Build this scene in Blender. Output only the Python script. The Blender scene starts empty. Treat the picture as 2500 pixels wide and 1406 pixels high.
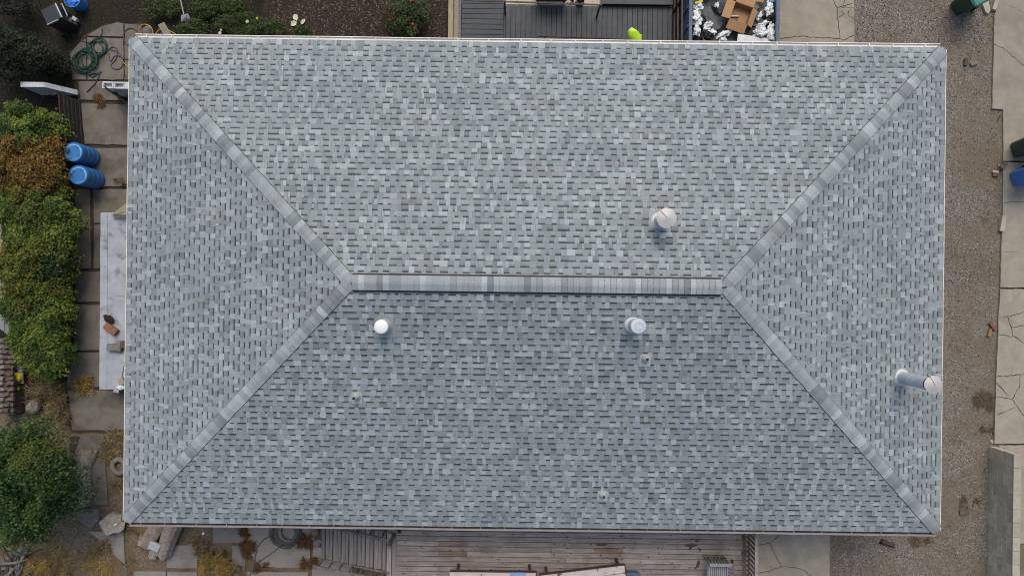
import bpy, bmesh, math, random
import numpy as np
from mathutils import Vector, Matrix, noise as mnoise

# ------------------------------------------------------------------ camera, sky, sun, exposure
SC = bpy.context.scene
COL = SC.collection
H = 20.8                      # camera height above the yard
F = 1667.0                    # focal length in photo pixels (24 mm equivalent)
ROLL = 0.0125
cam_d = bpy.data.cameras.new('camera'); cam = bpy.data.objects.new('camera', cam_d); COL.objects.link(cam)
cam_d.lens = 24.0; cam_d.sensor_width = 36.0; cam_d.clip_end = 500; cam_d.clip_start = 0.1
cam.location = (0, 0, H); cam.rotation_euler = (0, 0, ROLL)
SC.camera = cam

SUN_EL, SUN_AZ = math.radians(56), math.radians(2)     # azimuth from +Y (picture up) towards +X
world = bpy.data.worlds.new('World'); SC.world = world; world.use_nodes = True
wn = world.node_tree.nodes; wl = world.node_tree.links
sky = wn.new('ShaderNodeTexSky'); sky.sky_type = 'NISHITA'; sky.sun_disc = False
sky.sun_elevation = SUN_EL; sky.sun_rotation = SUN_AZ; sky.air_density = 1.0; sky.dust_density = 3.5; sky.ozone_density = 1.0
wn['Background'].inputs['Strength'].default_value = 0.13
wl.new(sky.outputs['Color'], wn['Background'].inputs['Color'])
sun_d = bpy.data.lights.new('sun', 'SUN'); sun = bpy.data.objects.new('sun', sun_d); COL.objects.link(sun)
sun_d.energy = 1.3; sun_d.angle = math.radians(38); sun_d.color = (1.0, 0.92, 0.79)
sv = Vector((math.sin(SUN_AZ) * math.cos(SUN_EL), math.cos(SUN_AZ) * math.cos(SUN_EL), math.sin(SUN_EL)))
sun.rotation_euler = sv.to_track_quat('Z', 'Y').to_euler(); sun.location = (10, 20, 40)
SC.view_settings.view_transform = 'Standard'; SC.view_settings.look = 'None'
SC.view_settings.gamma = 1.0; SC.view_settings.use_curve_mapping = False
SC.view_settings.exposure = 0.30
SC.cycles.filter_width = 1.05

# ------------------------------------------------------------------ helpers
random.seed(7); RNG = np.random.default_rng(11)
U = random.uniform

def P(u, v, z=0.0):
    """world point at height z seen at photo position (u, v)"""
    du, dv = u - 1250.0, v - 703.0
    k = (H - z) / F
    c, s = math.cos(ROLL), math.sin(ROLL)
    return Vector(((du * c + dv * s) * k, (du * s - dv * c) * k, z))

def P2(u, v, z=0.0):
    p = P(u, v, z); return (p.x, p.y)

def tag(o, label=None, cat=None, group=None, kind=None):
    if label: o['label'] = label
    if cat: o['category'] = cat
    if group: o['group'] = group
    if kind: o['kind'] = kind
    return o

def thing(name, label, cat, loc=(0, 0, 0), rz=0.0, group=None):
    o = bpy.data.objects.new(name, None); COL.objects.link(o)
    o.empty_display_size = 0.2
    o.location = loc; o.rotation_euler = (0, 0, rz)
    return tag(o, label, cat, group)

def np_obj(name, V, Fs, C=None, mat=None, parent=None, smooth=False):
    """V (n,3); Fs (m,k) faces of k corners; C (m,3) face colours"""
    V = np.asarray(V, np.float32); Fs = np.asarray(Fs, np.int32)
    me = bpy.data.meshes.new(name)
    m, k = Fs.shape
    me.vertices.add(len(V)); me.vertices.foreach_set('co', V.ravel())
    me.loops.add(m * k); me.loops.foreach_set('vertex_index', Fs.ravel())
    me.polygons.add(m)
    me.polygons.foreach_set('loop_start', np.arange(0, m * k, k, dtype=np.int32))
    me.polygons.foreach_set('use_smooth', np.full(m, smooth))
    if C is not None:
        a = me.color_attributes.new('Col', 'FLOAT_COLOR', 'CORNER')
        cc = np.concatenate([np.repeat(np.asarray(C, np.float32), k, 0), np.ones((m * k, 1), np.float32)], 1)
        a.data.foreach_set('color', cc.ravel())
    me.update(); me.validate()
    o = bpy.data.objects.new(name, me); COL.objects.link(o)
    if mat: me.materials.append(mat)
    if parent: o.parent = parent
    return o

class MB:
    """collects shapes; build() links them as one mesh object"""
    def __init__(self):
        self.v, self.f, self.c = [], [], []
    def add(self, vs, fs, col=None):
        b = len(self.v); self.v += [tuple(p) for p in vs]
        for f in fs:
            self.f.append([b + i for i in f]); self.c.append(col or (1, 1, 1))
        return self
    def box(self, c, s, rz=0.0, col=None, tilt=None, taper=1.0):
        m = Matrix.Rotation(rz, 3, 'Z')
        if tilt is not None: m = m @ tilt
        vs = []
        for z in (-.5, .5):
            k = taper if z > 0 else 1.0
            for x, y in ((-.5, -.5), (.5, -.5), (.5, .5), (-.5, .5)):
                vs.append(Vector(c) + m @ Vector((x * s[0] * k, y * s[1] * k, z * s[2])))
        return self.add(vs, [(3, 2, 1, 0), (4, 5, 6, 7), (0, 1, 5, 4), (1, 2, 6, 5), (2, 3, 7, 6), (3, 0, 4, 7)], col)
    def beam(self, a, b, w, h, col=None, up=(0, 0, 1)):
        a, b = Vector(a), Vector(b); d = (b - a).normalized(); upv = Vector(up)
        if abs(d.dot(upv)) > .99: upv = Vector((1, 0, 0))
        s = d.cross(upv).normalized(); n = s.cross(d)
        vs = []
        for p in (a, b):
            for x, y in ((-.5, -.5), (.5, -.5), (.5, .5), (-.5, .5)):
                vs.append(p + s * (x * w) + n * (y * h))
        return self.add(vs, [(0, 1, 2, 3), (7, 6, 5, 4), (0, 4, 5, 1), (1, 5, 6, 2), (2, 6, 7, 3), (3, 7, 4, 0)], col)
    def prism(self, poly, z0, z1, col=None, jit=0.0):
        n = len(poly)
        a = sum(poly[i][0] * poly[(i + 1) % n][1] - poly[(i + 1) % n][0] * poly[i][1] for i in range(n))
        if a < 0: poly = poly[::-1]
        vs = [(x, y, z0) for x, y in poly] + [(x, y, z1 + U(-jit, jit)) for x, y in poly]
        fs = [tuple(range(n))[::-1], tuple(range(n, 2 * n))]
        for i in range(n):
            j = (i + 1) % n; fs.append((i, j, n + j, n + i))
        return self.add(vs, fs, col)
    def tube(self, pts, r, n=6, col=None, closed=False, cap=True):
        pts = [Vector(p) for p in pts]; m = len(pts); vs, fs = [], []
        rs = r if isinstance(r, (list, tuple)) else [r] * m
        prev = None
        for i, p in enumerate(pts):
            if closed: d = pts[(i + 1) % m] - pts[i - 1]
            else: d = pts[min(i + 1, m - 1)] - pts[max(i - 1, 0)]
            d.normalize()
            ref = prev if prev is not None else (Vector((0, 0, 1)) if abs(d.z) < .9 else Vector((1, 0, 0)))
            s = d.cross(ref)
            if s.length < 1e-5: s = d.orthogonal()
            s.normalize(); t = s.cross(d).normalized(); prev = t
            for k in range(n):
                a = 2 * math.pi * k / n
                vs.append(p + (s * math.cos(a) + t * math.sin(a)) * rs[i])
        for i in range(m if closed else m - 1):
            j = (i + 1) % m
            for k in range(n):
                l = (k + 1) % n
                fs.append((i * n + k, j * n + k, j * n + l, i * n + l))
        if cap and not closed:
            fs.append(tuple(range(n))); fs.append(tuple(range((m - 1) * n, m * n))[::-1])
        return self.add(vs, fs, col)
    def lathe(self, prof, n=24, c=(0, 0, 0), col=None, ax=None):
        vs, fs = [], []
        for r, z in prof:
            for k in range(n):
                a = 2 * math.pi * k / n
                p = Vector((r * math.cos(a), r * math.sin(a), z))
                if ax is not None: p = ax @ p
                vs.append(p + Vector(c))
        for i in range(len(prof) - 1):
            for k in range(n):
                l = (k + 1) % n
                fs.append((i * n + k, i * n + l, (i + 1) * n + l, (i + 1) * n + k))
        fs.append(tuple(range(n))[::-1]); fs.append(tuple(range((len(prof) - 1) * n, len(prof) * n)))
        return self.add(vs, fs, col)
    def build(self, name, mat, parent=None, smooth=False, bevel=0.0, auto=False):
        me = bpy.data.meshes.new(name); me.from_pydata(self.v, [], self.f)
        a = me.color_attributes.new('Col', 'FLOAT_COLOR', 'CORNER')
        cc = []
        for f, c in zip(self.f, self.c): cc += [c[0], c[1], c[2], 1.0] * len(f)
        a.data.foreach_set('color', cc)
        if smooth:
            me.polygons.foreach_set('use_smooth', [True] * len(me.polygons))
            if auto: me.set_sharp_from_angle(angle=math.radians(40))
        me.update()
        o = bpy.data.objects.new(name, me); COL.objects.link(o)
        if mat: me.materials.append(mat)
        if parent: o.parent = parent
        if bevel:
            m = o.modifiers.new('bevel', 'BEVEL'); m.width = bevel; m.segments = 2; m.limit_method = 'ANGLE'
        return o

def copy_tree(o, parent=None):
    c = o.copy(); COL.objects.link(c)
    if parent: c.parent = parent
    for ch in list(o.children): copy_tree(ch, c)
    return c

def rough(poly, step=.12, amp=.012):
    """polygon with uneven edges"""
    out = []
    for i, (x, y) in enumerate(poly):
        x2, y2 = poly[(i + 1) % len(poly)]
        L = math.hypot(x2 - x, y2 - y); n = max(1, int(L / step))
        for k in range(n):
            t = k / n; j = amp if k else amp * .5
            out.append((x + (x2 - x) * t + U(-j, j), y + (y2 - y) * t + U(-j, j)))
    return out

def rect(u0, v0, u1, v1, z=0.0):
    return [P2(u0, v0, z), P2(u1, v0, z), P2(u1, v1, z), P2(u0, v1, z)]

# ------------------------------------------------------------------ materials (procedural)
def mat(name, c1, c2=None, scale=6.0, rough=.85, metal=0.0, bump=.0, bscale=None, vcol=False, spec=.3,
        c3=None, s3=1.2, t3=(.52, .62), stretch=None, rand=0.0, lo=.36, hi=.64, detail=8, trans=0.0, fine=0.0, fscale=120.0, coat=0.0):
    m = bpy.data.materials.new(name); m.use_nodes = True
    nt = m.node_tree; N = nt.nodes; L = nt.links; b = N['Principled BSDF']
    tc = N.new('ShaderNodeTexCoord'); vec = tc.outputs['Object']
    def mapped(s):
        mp = N.new('ShaderNodeMapping'); mp.inputs['Scale'].default_value = s; L.new(vec, mp.inputs['Vector']); return mp.outputs['Vector']
    v1 = mapped(stretch) if stretch else vec
    def noise(sc, v, det=detail, rg=.65):
        n = N.new('ShaderNodeTexNoise'); n.inputs['Scale'].default_value = sc; n.inputs['Detail'].default_value = det
        n.inputs['Roughness'].default_value = rg; L.new(v, n.inputs['Vector']); return n.outputs['Fac']
    def ramp(fac, a, c, lo_, hi_):
        r = N.new('ShaderNodeValToRGB'); L.new(fac, r.inputs['Fac'])
        r.color_ramp.elements[0].position = lo_; r.color_ramp.elements[1].position = hi_
        r.color_ramp.elements[0].color = (*a, 1); r.color_ramp.elements[1].color = (*c, 1); return r.outputs['Color']
    def mix(kind, fac, a, c):
        x = N.new('ShaderNodeMix'); x.data_type = 'RGBA'; x.blend_type = kind
        if isinstance(fac, float): x.inputs[0].default_value = fac
        else: L.new(fac, x.inputs[0])
        for s, q in ((x.inputs[6], a), (x.inputs[7], c)):
            if isinstance(q, tuple): s.default_value = (*q, 1)
            else: L.new(q, s)
        return x.outputs[2]
    c2 = c2 or c1
    nf = noise(scale, v1)
    col = ramp(nf, c1, c2, lo, hi)
    if c3:
        k = ramp(noise(s3, vec, 6, .6), (0, 0, 0), (1, 1, 1), *t3)
        col = mix('MIX', k, col, c3)
    if vcol:
        at = N.new('ShaderNodeAttribute'); at.attribute_name = 'Col'; col = mix('MULTIPLY', 1.0, col, at.outputs['Color'])
    if fine:
        fr = ramp(noise(fscale, vec, 3, .7), (1 - fine,) * 3, (1 + fine,) * 3, .3, .7)
        col = mix('MULTIPLY', 1.0, col, fr)
    if rand:
        oi = N.new('ShaderNodeObjectInfo')
        mr = N.new('ShaderNodeMapRange'); mr.inputs[3].default_value = 1 - rand; mr.inputs[4].default_value = 1 + rand
        L.new(oi.outputs['Random'], mr.inputs[0])
        hs = N.new('ShaderNodeHueSaturation'); L.new(mr.outputs[0], hs.inputs['Value']); L.new(col, hs.inputs['Color']); col = hs.outputs['Color']
    L.new(col, b.inputs['Base Color'])
    b.inputs['Roughness'].default_value = rough; b.inputs['Metallic'].default_value = metal
    b.inputs['Specular IOR Level'].default_value = spec
    if coat: b.inputs['Coat Weight'].default_value = coat
    if bump:
        bp = N.new('ShaderNodeBump'); bp.inputs['Strength'].default_value = bump; bp.inputs['Distance'].default_value = .03
        L.new(noise(bscale or scale * 4, v1, 6, .7), bp.inputs['Height']); L.new(bp.outputs['Normal'], b.inputs['Normal'])
    if trans:
        tr = N.new('ShaderNodeBsdfTranslucent'); L.new(col, tr.inputs['Color'])
        ms = N.new('ShaderNodeMixShader'); ms.inputs[0].default_value = trans
        L.new(b.outputs[0], ms.inputs[1]); L.new(tr.outputs[0], ms.inputs[2])
        L.new(ms.outputs[0], N['Material Output'].inputs['Surface'])
    return m

def pebble_mat(name, cols, scale, patches=()):
    """cells of several stone colours, with broad patches of soil colour on top"""
    m = bpy.data.materials.new(name); m.use_nodes = True
    nt = m.node_tree; N = nt.nodes; L = nt.links; b = N['Principled BSDF']
    tc = N.new('ShaderNodeTexCoord'); vec = tc.outputs['Object']
    vo = N.new('ShaderNodeTexVoronoi'); vo.inputs['Scale'].default_value = scale; vo.inputs['Randomness'].default_value = 1; L.new(vec, vo.inputs['Vector'])
    sp = N.new('ShaderNodeSeparateColor'); L.new(vo.outputs['Color'], sp.inputs['Color'])
    r = N.new('ShaderNodeValToRGB'); L.new(sp.outputs[0], r.inputs['Fac'])
    el = r.color_ramp.elements
    while len(el) < len(cols): el.new(.5)
    for i, c in enumerate(cols): el[i].position = i / (len(cols) - 1); el[i].color = (*c, 1)
    col = r.outputs['Color']
    for (c, s, lo, hi, off) in patches:
        mp = N.new('ShaderNodeMapping'); mp.inputs['Location'].default_value = (off, off * 2, 0); L.new(vec, mp.inputs['Vector'])
        n = N.new('ShaderNodeTexNoise'); n.inputs['Scale'].default_value = s; n.inputs['Detail'].default_value = 9; n.inputs['Roughness'].default_value = .68
        L.new(mp.outputs[0], n.inputs['Vector'])
        k = N.new('ShaderNodeMapRange'); k.inputs[1].default_value = lo; k.inputs[2].default_value = hi; L.new(n.outputs['Fac'], k.inputs[0])
        k.inputs[4].default_value = .85
        x = N.new('ShaderNodeMix'); x.data_type = 'RGBA'; L.new(k.outputs[0], x.inputs[0]); L.new(col, x.inputs[6]); x.inputs[7].default_value = (*c, 1)
        col = x.outputs[2]
    L.new(col, b.inputs['Base Color']); b.inputs['Roughness'].default_value = .95; b.inputs['Specular IOR Level'].default_value = .15
    bp = N.new('ShaderNodeBump'); bp.inputs['Strength'].default_value = .5; bp.inputs['Distance'].default_value = .02
    L.new(vo.outputs['Distance'], bp.inputs['Height']); L.new(bp.outputs['Normal'], b.inputs['Normal'])
    return m

M = {}
M['shingle'] = mat('shingle_granules', (.86, .86, .86), (1.12, 1.12, 1.12), scale=22, vcol=True, rough=.95, spec=.15, bump=.25, bscale=90, fine=.16, fscale=70,
                   c3=(.90, .91, .92), s3=.7, t3=(.45, .6))
M['deckwood'] = mat('roof_deck', (.05, .05, .055), rough=.9)
M['gutter_white'] = mat('gutter_enamel', (.84, .81, .75), (.74, .70, .62), scale=2.2, rough=.4, spec=.5, c3=(.55, .49, .38), s3=3, t3=(.62, .78))
M['gutter_brown'] = mat('gutter_taupe', (.285, .25, .235), (.22, .19, .18), scale=3, rough=.5, spec=.4)
M['gutter_dirt'] = mat('gutter_silt', (.035, .032, .03), (.10, .09, .075), scale=2.5, rough=.95)
M['stucco'] = mat('stucco', (.55, .52, .46), (.48, .45, .40), scale=9, bump=.3)
M['galv'] = mat('galvanised_steel', (.50, .56, .62), (.40, .46, .52), scale=5, rough=.45, metal=.2, c3=(.60, .62, .63), s3=3)
M['galvcap'] = mat('weathered_cap_steel', (.50, .49, .47), (.44, .425, .405), scale=4, rough=.5, metal=.15, c3=(.40, .365, .335), s3=2.5, t3=(.52, .72))
M['rust'] = mat('rusty_steel', (.10, .045, .035), (.05, .03, .03), scale=14, rough=.8)
M['pvc'] = mat('white_plastic', (.80, .80, .77), (.70, .70, .66), scale=4, rough=.35, spec=.5)
M['flash'] = mat('painted_flashing', (.42, .445, .42), (.36, .385, .365), scale=8, rough=.6, spec=.3)
M['plate'] = mat('shingle_grey_flashing', (.275, .305, .305), (.235, .262, .265), scale=8, rough=.7, spec=.2)
M['slab_y'] = mat('pale_yard_concrete', (.235, .222, .20), (.185, .173, .155), scale=3.5, rough=.92, bump=.2, bscale=40, c3=(.14, .128, .11), s3=1.1, t3=(.52, .75), fine=.12, fscale=50, rand=.10)
M['sealant'] = mat('pale_sealant', (.66, .66, .64), (.52, .53, .53), scale=9, rough=.5)
M['black'] = mat('matt_black', (.012, .012, .013), rough=.6)
M['concrete'] = mat('old_concrete', (.325, .29, .23), (.26, .232, .185), scale=3.2, rough=.92, bump=.15, bscale=40, c3=(.20, .185, .155), s3=.9, t3=(.52, .75), fine=.10, fscale=60, rand=.06)
M['concrete_l'] = mat('concrete_with_painted_shade', (.172, .156, .132), (.132, .119, .10), scale=3.5, rough=.92, bump=.2, bscale=40, c3=(.080, .070, .056), s3=1.3, t3=(.5, .7), fine=.12, fscale=50, rand=.08)  # shade between hedge and house put into a darker concrete colour
M['aggregate'] = mat('exposed_aggregate', (.30, .27, .23), (.20, .18, .155), scale=38, rough=.92, bump=.3, bscale=80, c3=(.17, .155, .13), s3=1.6, t3=(.55, .75), rand=.05)
M['crack'] = mat('dirt_in_crack', (.035, .03, .024), (.06, .05, .038), scale=20, rough=1)
M['soil'] = pebble_mat('dry_yard_soil', [(.105, .078, .052), (.16, .125, .088), (.125, .096, .066), (.22, .185, .145), (.085, .064, .045)], 34,
                       [((.145, .098, .046), 1.1, .46, .60, 0), ((.18, .15, .12), .8, .55, .68, 7), ((.055, .042, .030), 2.1, .56, .66, 3)])
M['shadesoil'] = pebble_mat('soil_with_painted_shade', [(.018, .015, .011), (.03, .025, .018), (.012, .011, .009), (.045, .036, .024)], 26,  # soil darkened so its colour holds the shade of trees overhead
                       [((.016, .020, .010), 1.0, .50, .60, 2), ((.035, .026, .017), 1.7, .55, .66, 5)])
M['mulch'] = pebble_mat('bark_mulch', [(.028, .019, .016), (.05, .034, .028), (.02, .014, .012), (.085, .062, .05)], 40,
                       [((.026, .018, .016), 1.5, .5, .65, 2)])
M['gravel'] = pebble_mat('gravel', [(.125, .108, .088), (.23, .205, .172), (.17, .148, .122), (.09, .077, .062), (.34, .315, .27)], 36,
                       [((.155, .122, .082), .55, .44, .60, 1), ((.19, .175, .148), .9, .55, .70, 4), ((.095, .075, .05), 1.3, .58, .68, 9)])
M['stone'] = mat('loose_stone', (1, 1, 1), (.75, .75, .75), scale=30, vcol=True, rough=.95)
M['leaf'] = mat('leaf', (1, 1, 1), (.8, .8, .8), scale=20, vcol=True, rough=.55, spec=.35, trans=.25)
M['straw'] = mat('dry_grass', (1, 1, 1), (.8, .8, .8), scale=20, vcol=True, rough=.8, trans=.2)
M['bark'] = mat('bark', (.10, .075, .055), (.05, .04, .03), scale=14, rough=.95, bump=.5)
M['driftwood'] = mat('weathered_log', (.36, .295, .225), (.17, .138, .108), scale=7, stretch=(2.0, 2.0, 2.0), rough=.95, bump=.7, bscale=18, c3=(.30, .26, .22), s3=2.2)
M['greylog'] = mat('grey_log', (.34, .31, .27), (.20, .18, .155), scale=9, rough=.95, bump=.5, bscale=24)
M['deckold'] = mat('weathered_deck', (.355, .312, .28), (.205, .178, .158), scale=3.2, stretch=(.55, 9, 9), rough=.9, bump=.25, bscale=14, vcol=True, rand=.17, c3=(.17, .145, .125), s3=1.6, t3=(.5, .75))
M['decky'] = mat('weathered_tread', (.27, .245, .23), (.17, .155, .148), scale=3.2, stretch=(9, .55, 9), rough=.9, bump=.25, bscale=14, vcol=True, rand=.14)
M['stain'] = mat('wet_stain', (.055, .045, .04), (.075, .062, .054), scale=12, rough=.7)
M['knot'] = mat('wood_knot', (.05, .038, .03), rough=.9)
M['greywood'] = mat('silvered_wood', (.27, .27, .28), (.19, .19, .20), scale=4, stretch=(9, .6, 4), rough=.85, bump=.2, rand=.1)
M['railwood'] = mat('rail_wood', (.20, .18, .165), (.11, .10, .09), scale=5, rough=.9, bump=.3, rand=.1)
M['flake'] = mat('flaking_paint', (.56, .50, .465), (.43, .37, .34), scale=4, stretch=(.8, 7, 7), rough=.8, c3=(.13, .07, .06), s3=6, t3=(.60, .66), bump=.2)
M['redwood'] = mat('red_brown_wood', (.085, .038, .033), (.05, .025, .022), scale=8, rough=.85)
M['composite'] = mat('composite_board', (.085, .092, .098), (.068, .073, .078), scale=5, rough=.75, spec=.3, rand=.07, fine=.08, fscale=50)
M['darkmetal'] = mat('dark_bronze_metal', (.035, .028, .024), (.05, .04, .034), scale=8, rough=.5, metal=.3)
M['tile'] = mat('cream_tile', (.50, .43, .32), (.42, .36, .27), scale=3, rough=.6, rand=.05)
M['timber'] = mat('pale_timber', (.36, .32, .22), (.26, .23, .16), scale=4, stretch=(8, .8, 8), rough=.85, bump=.2)
M['cream'] = mat('cream_concrete', (.40, .35, .27), (.32, .28, .215), scale=5, rough=.9)
M['steelblue'] = mat('dumpster_paint', (.085, .125, .18), (.06, .09, .135), scale=6, rough=.5, spec=.4, c3=(.06, .045, .04), s3=6, t3=(.62, .70))
M['card'] = mat('cardboard', (.37, .225, .115), (.32, .19, .095), scale=5, rough=.85, vcol=True)
M['wrap'] = mat('plastic_wrapper', (.74, .76, .76), (.60, .63, .63), scale=5, rough=.45, spec=.4, c3=(.20, .25, .25), s3=5, t3=(.53, .63))
M['scrap'] = mat('torn_shingle', (.045, .048, .05), (.09, .094, .097), scale=18, rough=.95, rand=.6)
M['lime'] = mat('lime_fabric', (.52, .82, .05), (.44, .72, .04), scale=9, rough=.8, spec=.2, bump=.3, bscale=12)
M['binG'] = mat('green_plastic', (.010, .058, .036), (.008, .045, .028), scale=5, rough=.45, spec=.5)
M['binGl'] = mat('green_lid_plastic', (.03, .22, .16), (.025, .18, .13), scale=5, rough=.4, spec=.5)
M['binB'] = mat('blue_plastic', (.05, .20, .66), (.045, .17, .58), scale=5, rough=.4, spec=.5)
M['drum'] = mat('blue_drum_plastic', (.035, .175, .44), (.025, .14, .37), scale=4, rough=.42, spec=.5)
M['drumtop'] = mat('drum_top_painted_sky', (.17, .43, .68), (.12, .35, .60), scale=6, rough=.5, spec=.4)  # lighter blue paints the sky's reflection onto the drum tops
M['block'] = mat('grey_block', (.50, .46, .36), (.38, .35, .275), scale=7, rough=.95, bump=.3, bscale=60, rand=.16, c3=(.38, .35, .27), s3=1.5)
M['mortar'] = mat('mortar', (.42, .40, .34), (.35, .33, .28), scale=12, rough=.95)
M['capstone'] = mat('cap_block', (.40, .37, .285), (.32, .295, .23), scale=6, rough=.9, bump=.2, rand=.07)
M['brick'] = mat('brick', (.24, .115, .065), (.17, .085, .05), scale=12, rough=.9, bump=.3, rand=.15)
M['oldbrick'] = mat('dirty_brick', (.14, .105, .08), (.085, .065, .05), scale=12, rough=.95, bump=.3, rand=.2)
M['whitewall'] = mat('whitewashed_block', (.60, .61, .63), (.48, .49, .50), scale=5, rough=.85, c3=(.12, .10, .08), s3=4, t3=(.60, .70))
M['darkboard'] = mat('dark_boards', (.030, .025, .023), (.05, .042, .037), scale=5, rough=.95, bump=.3, rand=.2)
M['iron'] = mat('wrought_iron', (.010, .010, .011), rough=.55, metal=.2)
M['sheet'] = mat('whitewashed_sheet', (.38, .405, .44), (.29, .315, .345), scale=2.6, rough=.6, spec=.3, c3=(.17, .178, .185), s3=2.4, t3=(.56, .68), fine=.07, fscale=25)
M['hoseG'] = mat('green_hose', (.008, .055, .036), (.006, .036, .025), scale=9, rough=.5, spec=.4)
M['hoseK'] = mat('grey_hose', (.07, .072, .075), (.05, .05, .054), scale=9, rough=.55, spec=.4)
M['cordY'] = mat('yellow_cord', (.60, .36, .03), rough=.5)
M['cloth'] = mat('dark_cloth', (.02, .013, .012), (.03, .02, .018), scale=9, rough=.95)
M['bluecloth'] = mat('pale_blue_cloth', (.20, .33, .53), (.17, .28, .46), scale=7, rough=.9, bump=.2)
M['maroon'] = mat('maroon_cloth', (.055, .008, .014), (.04, .006, .01), scale=8, rough=.85)
M['char'] = mat('charcoal_plastic', (.02, .022, .03), (.014, .015, .02), scale=6, rough=.45, spec=.5)
M['silver'] = mat('silver_trim', (.45, .46, .48), (.35, .36, .38), scale=7, rough=.4, metal=.4)
M['petal'] = mat('red_petal', (.50, .02, .03), (.38, .015, .02), scale=15, rough=.6)
M['pale'] = mat('pale_petal', (.60, .60, .46), (.50, .50, .36), scale=15, rough=.7)
M['rock'] = mat('grey_rock', (.21, .195, .175), (.13, .12, .105), scale=6, rough=.95, bump=.5, bscale=22, rand=.12)
M['skin'] = mat('skin', (.42, .25, .18), rough=.6)
M['yellow'] = mat('yellow_plastic', (.55, .48, .02), (.45, .38, .02), scale=8, rough=.5)
M['ochre'] = mat('ochre_brick', (.30, .19, .065), (.20, .12, .05), scale=12, rough=.9)
M['tyre'] = mat('tyre_rubber', (.02, .02, .021), (.03, .03, .03), scale=9, rough=.9)

# ------------------------------------------------------------------ house and roof
XL, XR, YT, YB, ZE, PITCH = -10.07, 11.26, 6.41, -6.24, 2.9, 1 / 3.0
CA = 1 / math.sqrt(1 + PITCH * PITCH); SA = PITCH * CA
RUN = (YT - YB) / 2; TM = RUN / CA; YR = (YT + YB) / 2; ZR = ZE + RUN * PITCH
EXP = 0.1565

def roof_z(x, y):
    return ZE + PITCH * min(x - XL, XR - x, YT - y, y - YB)

def roof_at(u, v):
    z = 4.0
    for _ in range(40):
        p = P(u, v, z); z = .5 * z + .5 * roof_z(p.x, p.y)
    return P(u, v, z)

house = thing('house', 'large house under a grey shingled hip roof seen from above', 'house')
wb = MB(); wi = .55
wb.box(((XL + XR) / 2, YR, 1.4), (XR - XL - 2 * wi, YT - YB - 2 * wi, 2.8))
wb.build('wall', M['stucco'], house)
# roof boarding with a closed soffit and fascia
rb = MB()
c = [(XL + .012, YB + .012), (XR - .012, YB + .012), (XR - .012, YT - .012), (XL + .012, YT - .012)]
zz = ZE - .012
ra, rbp = (XL + RUN, YR, ZR - .012), (XR - RUN, YR, ZR - .012)
vs = [(x, y, zz) for x, y in c] + [ra, rbp] + [(x, y, zz - .16) for x, y in c]
rb.add(vs, [(0, 1, 5, 4), (1, 2, 5), (2, 3, 4, 5), (3, 0, 4), (6, 7, 1, 0), (7, 8, 2, 1), (8, 9, 3, 2), (9, 6, 0, 3), (9, 8, 7, 6)])
roof = rb.build('roof', M['deckwood'], house)

Zv = Vector((0, 0, 1))
SLOPES = []
for e, g, o, L in ((Vector((1, 0, 0)), Vector((0, 1, 0)), Vector((XL, YB, ZE)), XR - XL),
                   (Vector((-1, 0, 0)), Vector((0, -1, 0)), Vector((XR, YT, ZE)), XR - XL),
                   (Vector((0, -1, 0)), Vector((1, 0, 0)), Vector((XL, YT, ZE)), YT - YB),
                   (Vector((0, 1, 0)), Vector((-1, 0, 0)), Vector((XR, YB, ZE)), YT - YB)):
    gs = g * CA + Zv * SA
    SLOPES.append((e, gs, e.cross(gs), o, L))

def clip(poly, L):
    def half(pl, fn):
        out = []
        for i in range(len(pl)):
            a, b = pl[i], pl[(i + 1) % len(pl)]
            fa, fb = fn(a), fn(b)
            if fa >= 0: out.append(a)
            if fa * fb < 0:
                t = fa / (fa - fb); out.append((a[0] + (b[0] - a[0]) * t, a[1] + (b[1] - a[1]) * t))
        return out
    poly = half(poly, lambda p: p[0] - p[1] * CA)
    if len(poly) > 2: poly = half(poly, lambda p: L - p[1] * CA - p[0])
    return poly if len(poly) > 2 else []

TONES = [.73, .81, .88, .93, .97, 1.0, 1.03, 1.08, 1.15, 1.25, 1.37]
TW_T = [3, 6, 9, 11, 12, 12, 11, 10, 10, 9, 5]
TW_G = [5, 9, 12, 12, 11, 10, 8, 7, 7, 8, 6]
BASE = (.257, .289, .297)
def tabcol(w):
    t = random.choices(TONES, w)[0] * U(.97, 1.03)
    q = random.random()
    tint = (1, 1, 1)
    if q < .18: tint = (1.02, 1.0, .955)
    elif q < .30: tint = (.975, 1.02, .985)
    elif q < .44: tint = (.985, .995, 1.03)
    return tuple(BASE[i] * t * tint[i] for i in range(3))

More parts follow.
